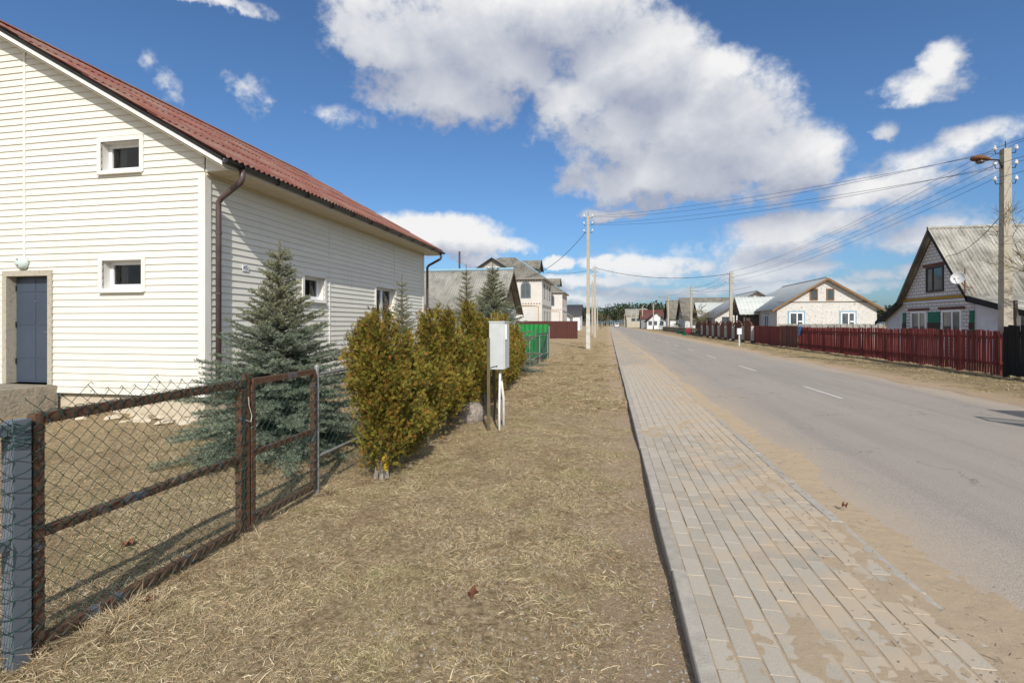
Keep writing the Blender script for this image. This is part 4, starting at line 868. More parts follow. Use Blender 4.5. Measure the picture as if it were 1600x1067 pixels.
# ------------------------------------------------------------------ generic house parts
def face_map(face, plane):
    """(u, out, z) -> world for a wall facing -Y, +X or -X"""
    if face == '-Y': return lambda u, o, z: (u, plane - o, z)
    if face == '+X': return lambda u, o, z: (plane + o, u, z)
    return lambda u, o, z: (plane - o, u, z)
def fbox(mp, u0, u1, o0, o1, z0, z1):
    P = [mp(u0,o0,z0), mp(u1,o0,z0), mp(u1,o1,z0), mp(u0,o1,z0), mp(u0,o0,z1), mp(u1,o0,z1), mp(u1,o1,z1), mp(u0,o1,z1)]
    return MB().add(P, [(3,2,1,0),(4,5,6,7),(0,1,5,4),(1,2,6,5),(2,3,7,6),(3,0,4,7)])
def far_window(parent, face, plane, u0, u1, z0, z1, frame='pvc', fw=.07, mull=(.5,), bar=None, surround=None, lintel=None, arch=False):
    mp = face_map(face, plane); m = MB(); w = u1 - u0
    def ad(*a): b = fbox(mp, *a); m.add(b.v, b.f)
    if arch:
        n = 10; zc = z1 - w/2; ring = [(u0, z0), (u1, z0)] + [(u0 + w/2 + w/2*math.cos(math.pi*k/n), zc + w/2*math.sin(math.pi*k/n)) for k in range(n+1)]
        o = [mp(u, .03, z) for u, z in ring]; i_ = [mp(u0 + w/2 + (u-u0-w/2)*.78, .03, z0 + .10 + (z-z0)*.84) for u, z in ring]; b_ = [mp(u, 0, z) for u, z in ring]; N = len(ring)
        m.add(o + i_ + b_, [(k, (k+1) % N, (k+1) % N + N, k+N) for k in range(N)] + [(k, (k+1) % N, (k+1) % N + 2*N, k+2*N) for k in range(N)])
        m2 = fbox(mp, u0+w/2-.03, u0+w/2+.03, .012, .028, z0+.1, zc+w*.38); m.add(m2.v, m2.f)
        win = m.build('window', M[frame], parent)
        MB().add([mp(u0 + w/2 + (u-u0-w/2)*.8, .010, z0 + .09 + (z-z0)*.86) for u, z in ring], [tuple(range(N))]).build('pane', M['pane'], win)
    else:
        ad(u0, u0+fw, .0, .04, z0, z1); ad(u1-fw, u1, .0, .04, z0, z1); ad(u0+fw, u1-fw, 0, .04, z1-fw, z1); ad(u0+fw, u1-fw, 0, .04, z0, z0+fw)
        for q in mull or (): ad(u0+w*q-fw*.45, u0+w*q+fw*.45, 0, .036, z0+fw, z1-fw)
        if bar: ad(u0+fw+(w*bar[0] if len(bar) > 1 else 0), u1-fw, 0, .034, z0+(z1-z0)*bar[-1]-fw*.5, z0+(z1-z0)*bar[-1]+fw*.5)
        win = m.build('window', M[frame], parent); fbox(mp, u0+fw, u1-fw, .0, .012, z0+fw, z1-fw).build('pane', M['pane'], win)
    if surround:
        s = MB(); k = .11
        for a in ((u0-k, u0, z0, z1+k), (u1, u1+k, z0, z1+k), (u0, u1, z1, z1+k)): b = fbox(mp, a[0], a[1], 0, .018, a[2], a[3]); s.add(b.v, b.f)
        s.build('surround', M[surround], win)
    if lintel: fbox(mp, u0-.2, u1+.2, .0, .06, z1+.03, z1+.14).build('lintel', M[lintel], win)
    return win
def slope(parent, a, b, c, mat, pitch=.15, amp=.022, name='roof_slope', nw=6):
    """corrugated slope: eave corner a, eave corner b, c = point straight up-slope from a"""
    a, b, c = map(Vector, (a, b, c)); u, v = b - a, c - a; me = corr(u.length, v.length, pitch, amp, nw, 0, .02, 1)
    mt = frame_mtx(a, u, v)
    if mt.to_3x3().col[2].z < 0: mt = frame_mtx(b, -u, v)
    me.v = [tuple(mt @ Vector(p)) for p in me.v]; return me.build(name, mat, parent, True)
def gable_house(name, label, x0, x1, y0, y1, ze, zr, axis, wall, roof, ov=.35, gov=.4, pitch=.15, amp=.022, verge='dark_wood', gable_mat=None, foot=-.1, group=None, ridge=None):
    """axis = direction of the ridge; walls as one prism, two corrugated slopes, verge boards"""
    h = thing(name, label, 'house', ((x0+x1)/2, (y0+y1)/2, 0), group)
    if axis == 'X':
        ym = (y0+y1)/2 if ridge is None else ridge
        MB().prism([(x0, y0, foot), (x0, y1, foot), (x0, y1, ze), (x0, ym, zr), (x0, y0, ze)], (x1-x0, 0, 0)).build('wall', M[wall], h)
        if gable_mat:
            for x in (x0-.025, x1): MB().prism([(x, y0, ze), (x, y1, ze), (x, ym, zr)], (.025, 0, 0)).build('gable', M[gable_mat], h)
        for ya, s in ((y0, -1), (y1, 1)):
            k = (zr - ze)/abs(ym - ya); e = ya + s*ov; z = ze - k*ov + .05
            slope(h, (x0-gov, e, z), (x1+gov, e, z), (x0-gov, ym, zr+.05), M[roof], pitch, amp)
            for x in (x0-gov-.012, x1+gov-.012): MB().prism([(x, e, z-.20), (x, ym, zr-.15), (x, ym, zr+.03), (x, e, z-.02)], (.025, 0, 0)).build('verge_board', M[verge], h)
        MB().tube([(x0-gov, ym, zr+.06), (x1+gov, ym, zr+.06)], .07, 8).build('ridge_cap', M[roof], h)
    else:
        xm = (x0+x1)/2 if ridge is None else ridge
        MB().prism([(x0, y0, foot), (x1, y0, foot), (x1, y0, ze), (xm, y0, zr), (x0, y0, ze)], (0, y1-y0, 0)).build('wall', M[wall], h)
        for xa, s in ((x0, -1), (x1, 1)):
            k = (zr - ze)/abs(xm - xa); e = xa + s*ov; z = ze - k*ov + .05
            slope(h, (e, y0-gov, z), (e, y1+gov, z), (xm, y0-gov, zr+.05), M[roof], pitch, amp)
            for y in (y0-gov-.012, y1+gov-.012): MB().prism([(e, y, z-.18), (xm, y, zr-.13), (xm, y, zr+.03), (e, y, z-.02)], (0, .025, 0)).build('verge_board', M[verge], h)
        MB().tube([(xm, y0-gov, zr+.06), (xm, y1+gov, zr+.06)], .07, 8).build('ridge_cap', M[roof], h)
    return h

# ------------------------------------------------------------------ left neighbours
e = onY(803, 421, 32.8); OX1 = e.x - .45
oh = gable_house('old_slate_house', 'low old house with a long weathered grey slate roof behind the thujas', OX1 - 10, OX1, 29.6, 36.0, 2.55, 5.0, 'X', 'white_wall', 'slate', ov=.55, gov=.45, gable_mat='dark_wood')
MB().tube([(OX1-10.4, 32.8, 5.12), (OX1+.45, 32.8, 5.12)], .10, 8).build('ridge_flashing', M['lightblue'], oh)
for k in range(12): MB().box(OX1+.46, OX1+.50, 29.5 + k*.27, 29.62 + k*.27, 2.5 + k*.205, 2.62 + k*.205).build('roof_batten', M['dark_wood'], oh)
# lean-to wing of the old house
wy0 = 26.0; ax1 = onY(694, 500, wy0).x
MB().prism([(ax1-5, wy0, -.1), (ax1-.5, wy0, -.1), (ax1-.5, wy0, 2.1), (ax1-2.7, wy0, 3.5), (ax1-5, wy0, 2.1)], (0, 3.6, 0)).build('wing', M['white_wall'], oh)
slope(oh, (ax1, wy0-.3, 1.9), (ax1, wy0+3.7, 1.9), (ax1-2.7, wy0-.3, 3.62), M['slate']); slope(oh, (ax1-5.4, wy0-.3, 1.9), (ax1-5.4, wy0+3.7, 1.9), (ax1-2.7, wy0-.3, 3.62), M['slate'])
MB().prism([(ax1, wy0-.32, 1.75), (ax1-2.7, wy0-.32, 3.45), (ax1-2.7, wy0-.32, 3.62), (ax1, wy0-.32, 1.92)], (0, .03, 0)).build('verge_board', M['dark_wood'], oh)
cp = onY(718, 393, 34.5); MB().lathe([(.07, 4.2), (.07, cp.z)], (cp.x, 34.5, 0), n=10).build('stove_pipe', M['metal_brown'], oh)

gf = thing('green_sheet_fence', 'bright green corrugated sheet fence at the end of the yard', 'fence', (-6, 21.85, 0)); nP = 9
shm = corr(1.16, 1.44, .2, .016, 6, 0, .003).mesh('sheet', M['green_sheet'])
for k in range(nP): place('sheet', shm, gf, Matrix(((-1, 0, 0, FX - 1.14*k), (0, 0, -1, 21.84 + .003*(k % 2)), (0, 1, 0, .04), (0, 0, 0, 1))))
for k in range(5): MB().box(FX - 2.28*k - .03, FX - 2.28*k + .03, 21.88, 21.94, -.2, 1.4).build('post', M['galv'], gf)
for z in (.4, 1.1): MB().box(FX - 10.2, FX, 21.87, 21.90, z, z+.04).build('rail', M['galv'], gf)
# steel frame gate standing in front of it
sg = thing('steel_frame_gate', 'dark steel frame with brace standing before the green sheet fence', 'gate', (FX, 20, 0))
for y in (18.2, 19.9, 21.6): MB().box(FX-.02, FX+.02, y-.02, y+.02, -.1, 1.32).build('upright', M['steel_dark'], sg)
for z in (.22, 1.12): MB().bar((FX, 18.2, z), (FX, 21.6, z), .035, .035).build('rail', M['steel_dark'], sg)
MB().bar((FX, 19.9, .25), (FX, 21.6, 1.1), .025, .025).build('brace', M['steel_dark'], sg)

bY = 52; bx1 = onY(902.5, 520, bY).x; bf = thing('brown_sheet_fence', 'brown profiled sheet fence in front of the white brick house', 'fence', (bx1, bY, 0)); n = 7
bsm = corr(1.16, 1.78, .2, .018, 6, 0, .003).mesh('sheet', M['brown_sheet'])
for k in range(n): place('sheet', bsm, bf, Matrix(((-1, 0, 0, bx1 - 1.14*k), (0, 0, -1, bY + .003*(k % 2)), (0, 1, 0, .0), (0, 0, 0, 1))))
for k in range(4): MB().box(bx1 - 2.5*k - .04, bx1 - 2.5*k + .0, bY+.03, bY+.09, -.1, 1.75).build('post', M['metal_brown'], bf)

def white_house(name, label, dy):
    X1, X0, Ya, Yb, ze = -7.0, -16.2, 53.6, 62.6, 6.5; h = thing(name, label, 'house', ((X0+X1)/2, (Ya+Yb)/2, 0), 'white brick two storey houses')
    MB().box(X0, X1, Ya, Yb, -.1, ze).build('wall', M['white_brick'], h)
    ov = .4; A = [(X0-ov, Ya-ov, ze-.1), (X1+ov, Ya-ov, ze-.1), (X1+ov, Yb+ov, ze-.1), (X0-ov, Yb+ov, ze-.1)]; cxm = (X0+X1)/2; zt = 9.25; B = [(cxm-.9, (Ya+Yb)/2, zt), (cxm+.9, (Ya+Yb)/2, zt)]
    rf = MB().add(A + B, [(0,1,5,4), (1,2,5), (2,3,4,5), (3,0,4), (3,2,1,0)]).build('roof', M['slate_dark'], h)
    MB().box(X0-ov+.02, X1+ov-.02, Ya-ov+.02, Yb+ov-.02, ze-.22, ze-.101).build('eaves', M['grey_wood'], h)
    MB().bar(A[1], B[1], .16, .07).build('hip_flashing', M['lightblue'], rf); MB().bar(A[0], B[0], .16, .07).build('hip_flashing', M['slate_dark'], rf)
    # gabled dormer towards the camera
    c = onY(769, 420, 54.4).x; hw, z0, z1 = 1.75, 6.55, 8.75
    d = MB().prism([(c-hw, 54.4, z0), (c+hw, 54.4, z0), (c+hw, 54.4, z0+1.05), (c, 54.4, z1-.12), (c-hw, 54.4, z0+1.05)], (0, 3.2, 0)).build('dormer', M['grey_wood'], h)
    for s in (-1, 1): MB().prism([(c, 54.1, z1-.06), (c+s*(hw+.35), 54.1, z0+.78), (c+s*(hw+.35), 54.1, z0+.9), (c, 54.1, z1+.06)], (0, 3.4, 0)).build('dormer_roof', M['slate_dark'], d); MB().prism([(c, 54.05, z1-.14), (c+s*(hw+.38), 54.05, z0+.70), (c+s*(hw+.38), 54.05, z0+.86), (c, 54.05, z1+.02)], (0, .05, 0)).build('verge_board', M['seal_black'], d)
    far_window(h, '-Y', 54.4, c-.75, c-.05, z0+.25, z0+1.25, 'pvc', .07, (.5,), bar=(.5,)); far_window(h, '-Y', 54.4, c+.12, c+.82, z0+.25, z0+1.25, 'pvc', .07, (.5,), bar=(.5,))
    # dormer towards the road
    yc = (Ya+Yb)/2; d2 = MB().prism([(X1-.9, yc-1.5, 6.7), (X1-.9, yc+1.5, 6.7), (X1-.9, yc+1.5, 7.8), (X1-.9, yc, 8.75), (X1-.9, yc-1.5, 7.8)], (-3.4, 0, 0)).build('dormer', M['grey_wood'], h)
    for s in (-1, 1): slope(h, (X1-4.2, yc+s*1.75, 7.68), (X1-.6, yc+s*1.75, 7.68), (X1-4.2, yc, 8.86), M['slate_dark'], name='dormer_roof')
    MB().prism([(X1-.62, yc-1.8, 7.5), (X1-.62, yc, 8.72), (X1-.62, yc+1.8, 7.5), (X1-.62, yc+1.8, 7.66), (X1-.62, yc, 8.9), (X1-.62, yc-1.8, 7.66)], (.04, 0, 0)).build('verge_board', M['seal_black'], d2)
    # windows
    for u in (onY(821.5, 450, Ya).x, X0 + 2.2): far_window(h, '-Y', Ya, u-.55, u+.55, 4.25, 6.05, 'bluepaint', .08, arch=True); far_window(h, '-Y', Ya, u-2.2, u-1.1, 1.2, 3.0, 'bluepaint', .08, arch=True)
    for yy in (55.6, 58.2, 60.6):
        for z in (1.3, 4.3): far_window(h, '+X', X1, yy-.55, yy+.55, z, z+1.6, 'grey_wood', .08, (.5,))
    for z in (3.62, 6.1):
        m = MB()
        for k in range(30): m.box(X1-.15-k*.3, X1-.30-k*.3, Ya-.03, Ya, z, z+.10)
        m.build('dentil_band', M['orange_wood'] if z < 5 else M['dark_wood'], h)
    MB().box(X1-.001, X1+.03, Ya+.3, Yb, 3.3, 3.6).build('string_course', M['grey_wood'], h)
    MB().tube([(X1-.35, Ya-.06, -.1), (X1-.35, Ya-.06, 3.4), (X1-1.2, Ya-.06, 3.45), (X1-3.5, Ya-.06, 3.45)], .03, 6).build('gas_pipe', M['gas_yellow'], h)
    if dy:
        h.matrix_basis = Matrix.Translation(h.matrix_basis.translation + Vector((0, dy, 0)))
    return h
white_house('white_brick_house', 'nearer white brick two storey house with arched windows and wooden dormers', 0)
white_house('white_brick_house', 'farther white brick two storey house beside the power poles, half hidden', 24)
sh = gable_house('small_gabled_house', 'small pale house with grey gabled roof beyond the white brick houses', -16, -7.2, 96, 104, 3.0, 5.4, 'Y', 'white_wall', 'slate', ridge=-11.5)
far_window(sh, '-Y', 96, -9.4, -8.4, 1.2, 2.4)
bh = gable_house('black_roof_house', 'far house with a black roof and white gable on the left side', -15, -6.5, 118, 128, 3.4, 6.0, 'X', 'white_wall', 'black_roof', pitch=.4, amp=.03)
far_window(bh, '+X', -6.5, 121, 122.2, 1.2, 2.4)

# ------------------------------------------------------------------ right side: fences
RFX = 10.9
rys, rye = onX(1565, 550, RFX).y, onX(1178, 530, RFX).y
def picket_section(label, ya, yb, h, mat, w, pitch, rails=True, x=RFX, name='picket_fence', boards='picket', jitter=.022, group=None, rail_mat=None):
    f = thing(name, label, 'fence', (x, (ya+yb)/2, 0), group); pmsh = MB().box(-.010, .010, -w/2, w/2, .06, h).mesh(boards, M[mat]); n = int((yb-ya)/pitch)
    for k in range(n):
        y = ya + pitch*(k+.5); place(boards, pmsh, f, Matrix.Translation((x, y, random.uniform(-jitter, jitter) + float(gz(x, y)))) @ Matrix.Rotation(random.gauss(0, .011), 4, 'X'))
    for z in (.32, h-.24): MB().box(x+.012, x+.055, ya, yb, z, z+.085).build('rail', M[rail_mat or mat], f)
    m = int((yb-ya)/2.2) + 1
    for k in range(m+1): y = ya + (yb-ya)*k/m; MB().box(x+.056, x+.14, y-.05, y+.05, -.3, h-.06).build('post', M[rail_mat or mat], f)
    return f
gy0, gy1 = onX(1247, 530, RFX).y, onX(1219, 530, RFX).y
picket_section('red brown picket fence before the gabled brick house with the satellite dish', rys, gy0, 1.31, 'red_wood', .072, .112, group='red picket fences')
g = picket_section('red brown plank wicket in the long picket fence, left of the blue mailbox', gy0+.05, gy1-.05, 1.36, 'old_red_wood', .10, .108, x=RFX, name='plank_gate', boards='board')
picket_section('red brown plank fence left of the plank wicket, close boarded', gy1, rye, 1.34, 'red_wood', .10, .106, group='red picket fences')
picket_section('board fence at the right edge under the concrete lamp pole, blackened in colour to show shade', 7.4, rys-.05, 1.45, 'shade_black_wood', .135, .145, name='board_fence', boards='board')
mb_ = thing('mailbox', 'blue metal mailbox hung on the red picket fence', 'mailbox', (RFX-.08, gy0-.25, 0)); q = onX(1249, 520, RFX-.1)
MB().box(RFX-.13, RFX-.02, q.y-.17, q.y+.17, .85, 1.30).build('body', M['blue_box'], mb_); MB().prism([(RFX-.15, q.y-.19, 1.30), (RFX-.01, q.y-.19, 1.30), (RFX-.01, q.y-.19, 1.38)], (0, .38, 0)).build('lid', M['blue_box'], mb_)
# old scalloped fence with white posts
zz = [rye + .1]; k = 0; secs = [2.6, 3.0, 2.6, 2.8, 2.6, 2.8, 3.2, 2.8]
y = rye + .15
sl_names = ['nearest', 'second', 'third', 'fourth', 'fifth', 'sixth', 'seventh', 'farthest']
for i, L_ in enumerate(secs):
    f = thing('scalloped_fence_panel', sl_names[i] + ' arched brown board panel of the old fence with white posts', 'fence', (RFX, y + L_/2, 0), 'arched fence panels'); m = MB(); n = int(L_/.13)
    for j in range(n):
        t = (j+.5)/n; top = 1.30 + .42*math.sin(math.pi*t)**.6 + random.uniform(-.02, .02); m.box(RFX-.012, RFX+.012, y + L_*t - .058, y + L_*t + .058, .12, top)
    m.build('boards', M['old_red_wood'], f); MB().box(RFX+.013, RFX+.06, y, y+L_, .45, .55).build('rail', M['dark_wood'], f); MB().box(RFX+.013, RFX+.06, y, y+L_, 1.15, 1.25).build('rail', M['dark_wood'], f)
    nA = 12; top = [(RFX-.10, y + L_*a/nA, 1.34 + .42*math.sin(math.pi*a/nA)**.6) for a in range(nA+1)]
    MB().tube(top, .05, 5).build('arched_cap', M['old_red_wood'], f)
    pf = thing('fence_pillar', ('white square pillar right of the %s arched fence panel' % sl_names[i]), 'pillar', (RFX-.05, y-.1, 0), 'white fence pillars')
    MB().box(RFX-.22, RFX+.08, y-.24, y-.02, -.1, .22).build('base', M['dark_wood'], pf); MB().box(RFX-.20, RFX+.06, y-.22, y-.04, .22, 1.32).build('shaft', M['whitewash'], pf)
    y += L_ + .25
# far low picket fence, tubs, red sign
lowf = picket_section('long low grey picket fence far down the right side', y + 2, y + 42, .95, 'dark_wood', .12, .30, name='low_fence', jitter=.02)
q = gp(1155, 541); wb = thing('small_meter_post', 'small white box on a thin grey post before the arched fence', 'meter post', (q.x, q.y, 0)); MB().box(q.x-.045, q.x+.045, q.y-.05, q.y+.05, -.1, .8).build('post', M['cabinet'], wb); MB().box(q.x-.13, q.x+.13, q.y-.1, q.y+.1, .8, 1.2).build('box', M['pvc'], wb)
for (px_, py_, lb) in ((1062, 521.5, 'left'), (1070, 523.5, 'right')):
    q = gp(px_, py_); MB().lathe([(.28, -.02), (.42, .30), (.44, .34), (.38, .33), (.30, .2)], (q.x, q.y, 0), n=14).build('garden_tub', M['shutter_green'], label='%s of two green garden tubs before the low fence' % lb, cat='tub', group='green tubs')
q = gp(1075.5, 524); rb = thing('red_banner', 'red square board hung on the far fence end', 'board', (q.x, q.y, 0)); MB().box(q.x-.26, q.x+.26, q.y-.03, q.y+.03, .2, .95).build('board', simple('red_board', (.30, .03, .045), (.26, .03, .04)), rb); MB().box(q.x-.03, q.x+.03, q.y+.031, q.y+.08, -.1, .95).build('post', M['dark_wood'], rb)

# ------------------------------------------------------------------ brick house with the dish: gable to the road, lean-tos either side
GX = 15.0; ya, yb = onX(1522, 500, GX).y, onX(1412, 500, GX).y; yl, yr = onX(1384, 500, GX).y, 20.6
ap = onX(1449, 362, GX); ze = 2.62
bh = thing('gabled_brick_house', 'grey brick house with steep slate roof, satellite dish and green shutters', 'house', (GX+4, (ya+yb)/2, 0))
ym = (ya+yb)/2; zr = ap.z
MB().prism([(GX, ya, -.1), (GX, yb, -.1), (GX, yb, ze), (GX, ym, zr-.12), (GX, ya, ze)], (9, 0, 0)).build('wall', M['grey_brick'], bh)
MB().prism([(GX+.02, yb+.001, -.1), (GX+.02, yl, -.1), (GX+.02, yl, 1.72), (GX+.02, yb+.001, ze-.1)], (8.9, 0, 0)).build('lean_to', M['white_wall'], bh)
MB().prism([(GX+.02, ya-.001, -.1), (GX+.02, yr, -.1), (GX+.02, yr, 1.78), (GX+.02, ya-.001, ze-.1)], (8.9, 0, 0)).build('lean_to', M['white_wall'], bh)
gv = .32; k1 = (zr-ze)/(yb-ym)
for s, ye, yo, zo in ((1, yb, yl+.45, 1.62), (-1, ya, yr-.45, 1.70)):
    slope(bh, (GX-gv, ye+s*.08, ze-.02), (GX+9.2, ye+s*.08, ze-.02), (GX-gv, ym, zr+.05), M['slate_pale'])
    slope(bh, (GX-gv, yo, zo), (GX+9.2, yo, zo), (GX-gv, ye+s*.04, ze+.06), M['slate_pale'])
    MB().prism([(GX-gv-.012, ye+s*.1, ze-.22), (GX-gv-.012, ym, zr-.16), (GX-gv-.012, ym, zr+.03), (GX-gv-.012, ye+s*.1, ze-.04)], (.03, 0, 0)).build('verge_board', M['seal_black' if s < 0 else 'slate_dark'], bh)
    MB().prism([(GX-gv-.012, yo, zo-.2), (GX-gv-.012, ye, ze-.18), (GX-gv-.012, ye, ze+.03), (GX-gv-.012, yo, zo-.0)], (.03, 0, 0)).build('verge_board', M['seal_black'], bh)
MB().tube([(GX-gv, ym, zr+.06), (GX+9.2, ym, zr+.06)], .08, 8).build('ridge_cap', M['slate_pale'], bh)
p, q = onX(1447.5, 419, GX), onX(1475, 455, GX); far_window(bh, '-X', GX, q.y, p.y, q.z, p.z, 'frame_brown', .09, (.6,), lintel='lintel')
for (l, r) in ((1424, 1448), (1472, 1503)):
    p, q = onX(l, 487, GX), onX(r, 520, GX); far_window(bh, '-X', GX, q.y, p.y, .95, 2.12, 'pvc', .09, (.45,), lintel='lintel')
for (l, r) in ((1451, 1469), (1516, 1522.5), (1411.5, 1416)):
    p, q = onX(l, 490, GX), onX(r, 515, GX); sh_ = fbox(face_map('-X', GX), q.y, p.y, .0, .04, .85, 2.06).build('shutter', M['shutter_green'], bh); fbox(face_map('-X', GX), q.y-.01, p.y+.01, .041, .06, 1.28, 1.55).build('shutter_band', M['shutter_brown'], sh_)
yb_z = onX(1460, 466, GX).z
fbox(face_map('-X', GX), ya, yb, .0, .05, yb_z-.06, yb_z+.06).build('yellow_band', M['yellow'], bh); fbox(face_map('-X', GX), ya, yb, .0, .03, yb_z-.20, yb_z-.10).build('white_band', M['white_wall'], bh)
far_window(bh, '-X', GX+.02, yr+.3, yr+1.4, 1.0, 1.85, 'pvc', .08)
MB().box(GX-.06, GX-.001, ym-.25, ym-.21, 4.25, 4.32).box(GX-.06, GX-.001, ym-.52, ym-.48, 4.25, 4.32).build('cable_hook', M['seal_black'], bh)
dc = onX(1497.5, 435, GX-.55); dish = thing('satellite_dish', 'round white satellite dish on an arm at the brick gable', 'dish', (GX-.3, dc.y, dc.z))
ax = Vector((-.75, -.62, .22)).normalized(); MB().lathe([(.02, 0), (.11, .009), (.20, .033), (.255, .062), (.262, .066), (.25, .060), (.19, .028), (.0, -.006)], dc, ax, 24).build('reflector', M['dish'], dish, True)
MB().tube([dc, (GX-.3, dc.y+.02, dc.z-.35), (GX, dc.y+.05, dc.z-.4)], .02, 6).tube([(GX-.3, dc.y+.02, dc.z-.75), (GX-.3, dc.y+.02, dc.z+.42)], .022, 6).build('mast', M['lintel'], dish)
MB().tube([dc - Vector((0,0,.3)), dc + ax*.42 - Vector((0,0,.12))], .012, 5).lathe([(.03, 0), (.03, .09)], dc + ax*.42 - Vector((0,0,.12)), -ax, 8).build('feed_arm', M['galv'], dish)

# ------------------------------------------------------------------ white brick house with the metal roof
WX0, WY = 13.5, onX(1214, 500, 13.5).y; WX1 = onY(1370, 500, WY).x; wz, wr = 2.87, 5.15
wh = gable_house('metal_roof_house', 'white brick house with grey metal roof and two attic windows', WX0, WX1, WY, WY + 10, wz, wr, 'Y', 'white_brick2', 'zinc_roof', ov=.45, gov=.35, pitch=.35, amp=.018, verge='orange_wood')
for (l, t, r, b) in ((1265, 451, 1278, 469.5), (1291, 451, 1303.5, 469.5)):
    p, q = onY(l, t, WY), onY(r, b, WY); far_window(wh, '-Y', WY, p.x, q.x, q.z, p.z, 'orange_wood', .09, ())
for (l, r) in ((1233, 1255.5), (1313.5, 1336)):
    p, q = onY(l, 488, WY), onY(r, 506, WY); far_window(wh, '-Y', WY, p.x, q.x, .95, p.z, 'pvc', .1, (.55,), bar=(.55, .5), surround='lightblue')
MB().box(WX0-.001, WX1+.001, WY-.02, WY, wz+.35, wz+.42).build('string_course', M['dark_wood'], wh)
far_window(wh, '-X', WX0, WY+2.2, WY+3.3, 1.0, 2.3, 'pvc', .09, (.5,), surround='lightblue')
# porch wing towards the road
pw0, pw1 = WY + 4.6, WY + 8.6; pym = (pw0+pw1)/2; pr = 4.05
MB().prism([(WX0-1.2, pw0+.3, 2.45), (WX0-1.2, pw1-.3, 2.45), (WX0-1.2, pym, pr-.1)], (4.5, 0, 0)).build('porch_gable', M['dark_wood'], wh)
for s, ye in ((-1, pw0), (1, pw1)): slope(wh, (WX0-1.75, ye, 2.35), (WX0+3.2, ye, 2.35), (WX0-1.75, pym, pr), M['zinc_roof'], .35, .018, 'porch_roof')
MB().box(WX0-1.1, WX0-.001, pw0+.4, pw1-.4, -.1, 2.45).build('porch_wall', M['dark_wood'], wh)
for y in (pw0+.35, pym, pw1-.35): MB().box(WX0-1.35, WX0-1.22, y-.06, y+.06, -.1, 2.45).build('porch_post', M['dark_wood'], wh)
# grey yard fence across the plot, alternating boards
gY = 36.5; gx0, gx1 = onY(1216, 512, gY).x, onY(1378, 512, gY).x; gfn = thing('grey_yard_fence', 'weathered grey board fence across the yard before the metal roof house', 'fence', ((gx0+gx1)/2, gY, 0))
n = 34; wbd = (gx1-gx0)/n
bmA = MB().prism([(-.11, 0, 0), (.11, 0, 0), (.11, 0, 1.44), (.05, 0, 1.5), (-.05, 0, 1.5), (-.11, 0, 1.44)], (0, .02, 0)).mesh('board', M['grey_wood'])
for k in range(n): place('board', bmA, gfn, Matrix.Translation((gx0 + wbd*(k+.5), gY + (.0 if k % 2 else .07), random.uniform(-.02, .02))))
for z in (.4, 1.2): MB().box(gx0, gx1, gY+.024, gY+.066, z, z+.08).build('rail', M['grey_wood'], gfn)
shd = gable_house('grey_shed', 'grey plank shed between the metal roof house and the brick house', 23.5, 28.5, 42, 47, 2.6, 3.9, 'Y', 'grey_wood', 'slate', ov=.3, gov=.3)
# ------------------------------------------------------------------ houses farther down the right side
def apex_house(name, label, px_, py_, X, half, depth, wall, roof, ze, gm=None):
    p = onX(px_, py_, X); h = gable_house(name, label, X, X+depth, p.y-half, p.y+half, ze, p.z, 'X', wall, roof, ov=.4, gov=.5, gable_mat=gm); far_window(h, '-X', X, p.y-1.6, p.y-.5, 1.1, 2.3); far_window(h, '-Y', p.y-half, X+1.2, X+2.4, 1.1, 2.3); return h
apex_house('steep_slate_house', 'nearer of two steep grey slate roofs far down the right side', 1065, 466.5, 14, 4.6, 11, 'white_wall', 'slate_dark', 2.6, 'grey_wood')
apex_house('steep_slate_house', 'farther of two steep grey slate roofs, left of its twin', 1043.5, 470, 14, 4.6, 9, 'white_wall', 'slate_dark', 2.8, 'grey_wood')
pz = onX(1092, 474, 13.0); apex_house('tin_porch_house', 'small house with pale tin roof behind the bare lichened tree', 1091, 474, 13.0, 2.6, 7, 'dark_wood', 'zinc_roof', 2.6)
Yw = 62; cxw = onY(1162, 460, Yw).x; w3 = gable_house('white_gable_house', 'white gabled house behind the pole right of the bare tree', onY(1117, 500, Yw).x, onY(1117, 500, Yw).x + 9, Yw, Yw+9, 2.4, 5.2, 'Y', 'white_brick2', 'zinc_roof', pitch=.35); xw = onY(1137, 500, Yw).x; far_window(w3, '-Y', Yw, xw-.6, xw+.6, 1.0, 2.3, 'frame_brown')
Yr = 150; xr = onY(1025, 500, Yr).x; mh = gable_house('maroon_roof_house', 'far white house with a dark maroon roof on the right', onY(1011, 500, Yr).x, onY(1041, 500, Yr).x, Yr, Yr+9, 2.3, 4.8, 'Y', 'white_wall', 'maroon_roof', pitch=.4); 
for u in (-1.6, -.2, 1.6): far_window(mh, '-Y', Yr, xr+u-.5, xr+u+.5, 1.1, 2.3, 'bluepaint')
mh2 = gable_house('barn', 'far barn with a maroon roof behind the white gable', onY(1002, 500, Yr+14).x, onY(1036, 500, Yr+14).x, Yr+14, Yr+22, 3.2, 5.9, 'X', 'grey_wood', 'maroon_roof', pitch=.4)
Yq = 230; xq = onY(993, 500, Yq).x; qh = gable_house('grey_block_house', 'very far greyish house with slate roof left of the maroon roof', xq-4, xq+5, Yq, Yq+10, 5.0, 8.2, 'X', 'concrete', 'slate'); far_window(qh, '-Y', Yq, xq-2, xq+2, 2.5, 4.2)

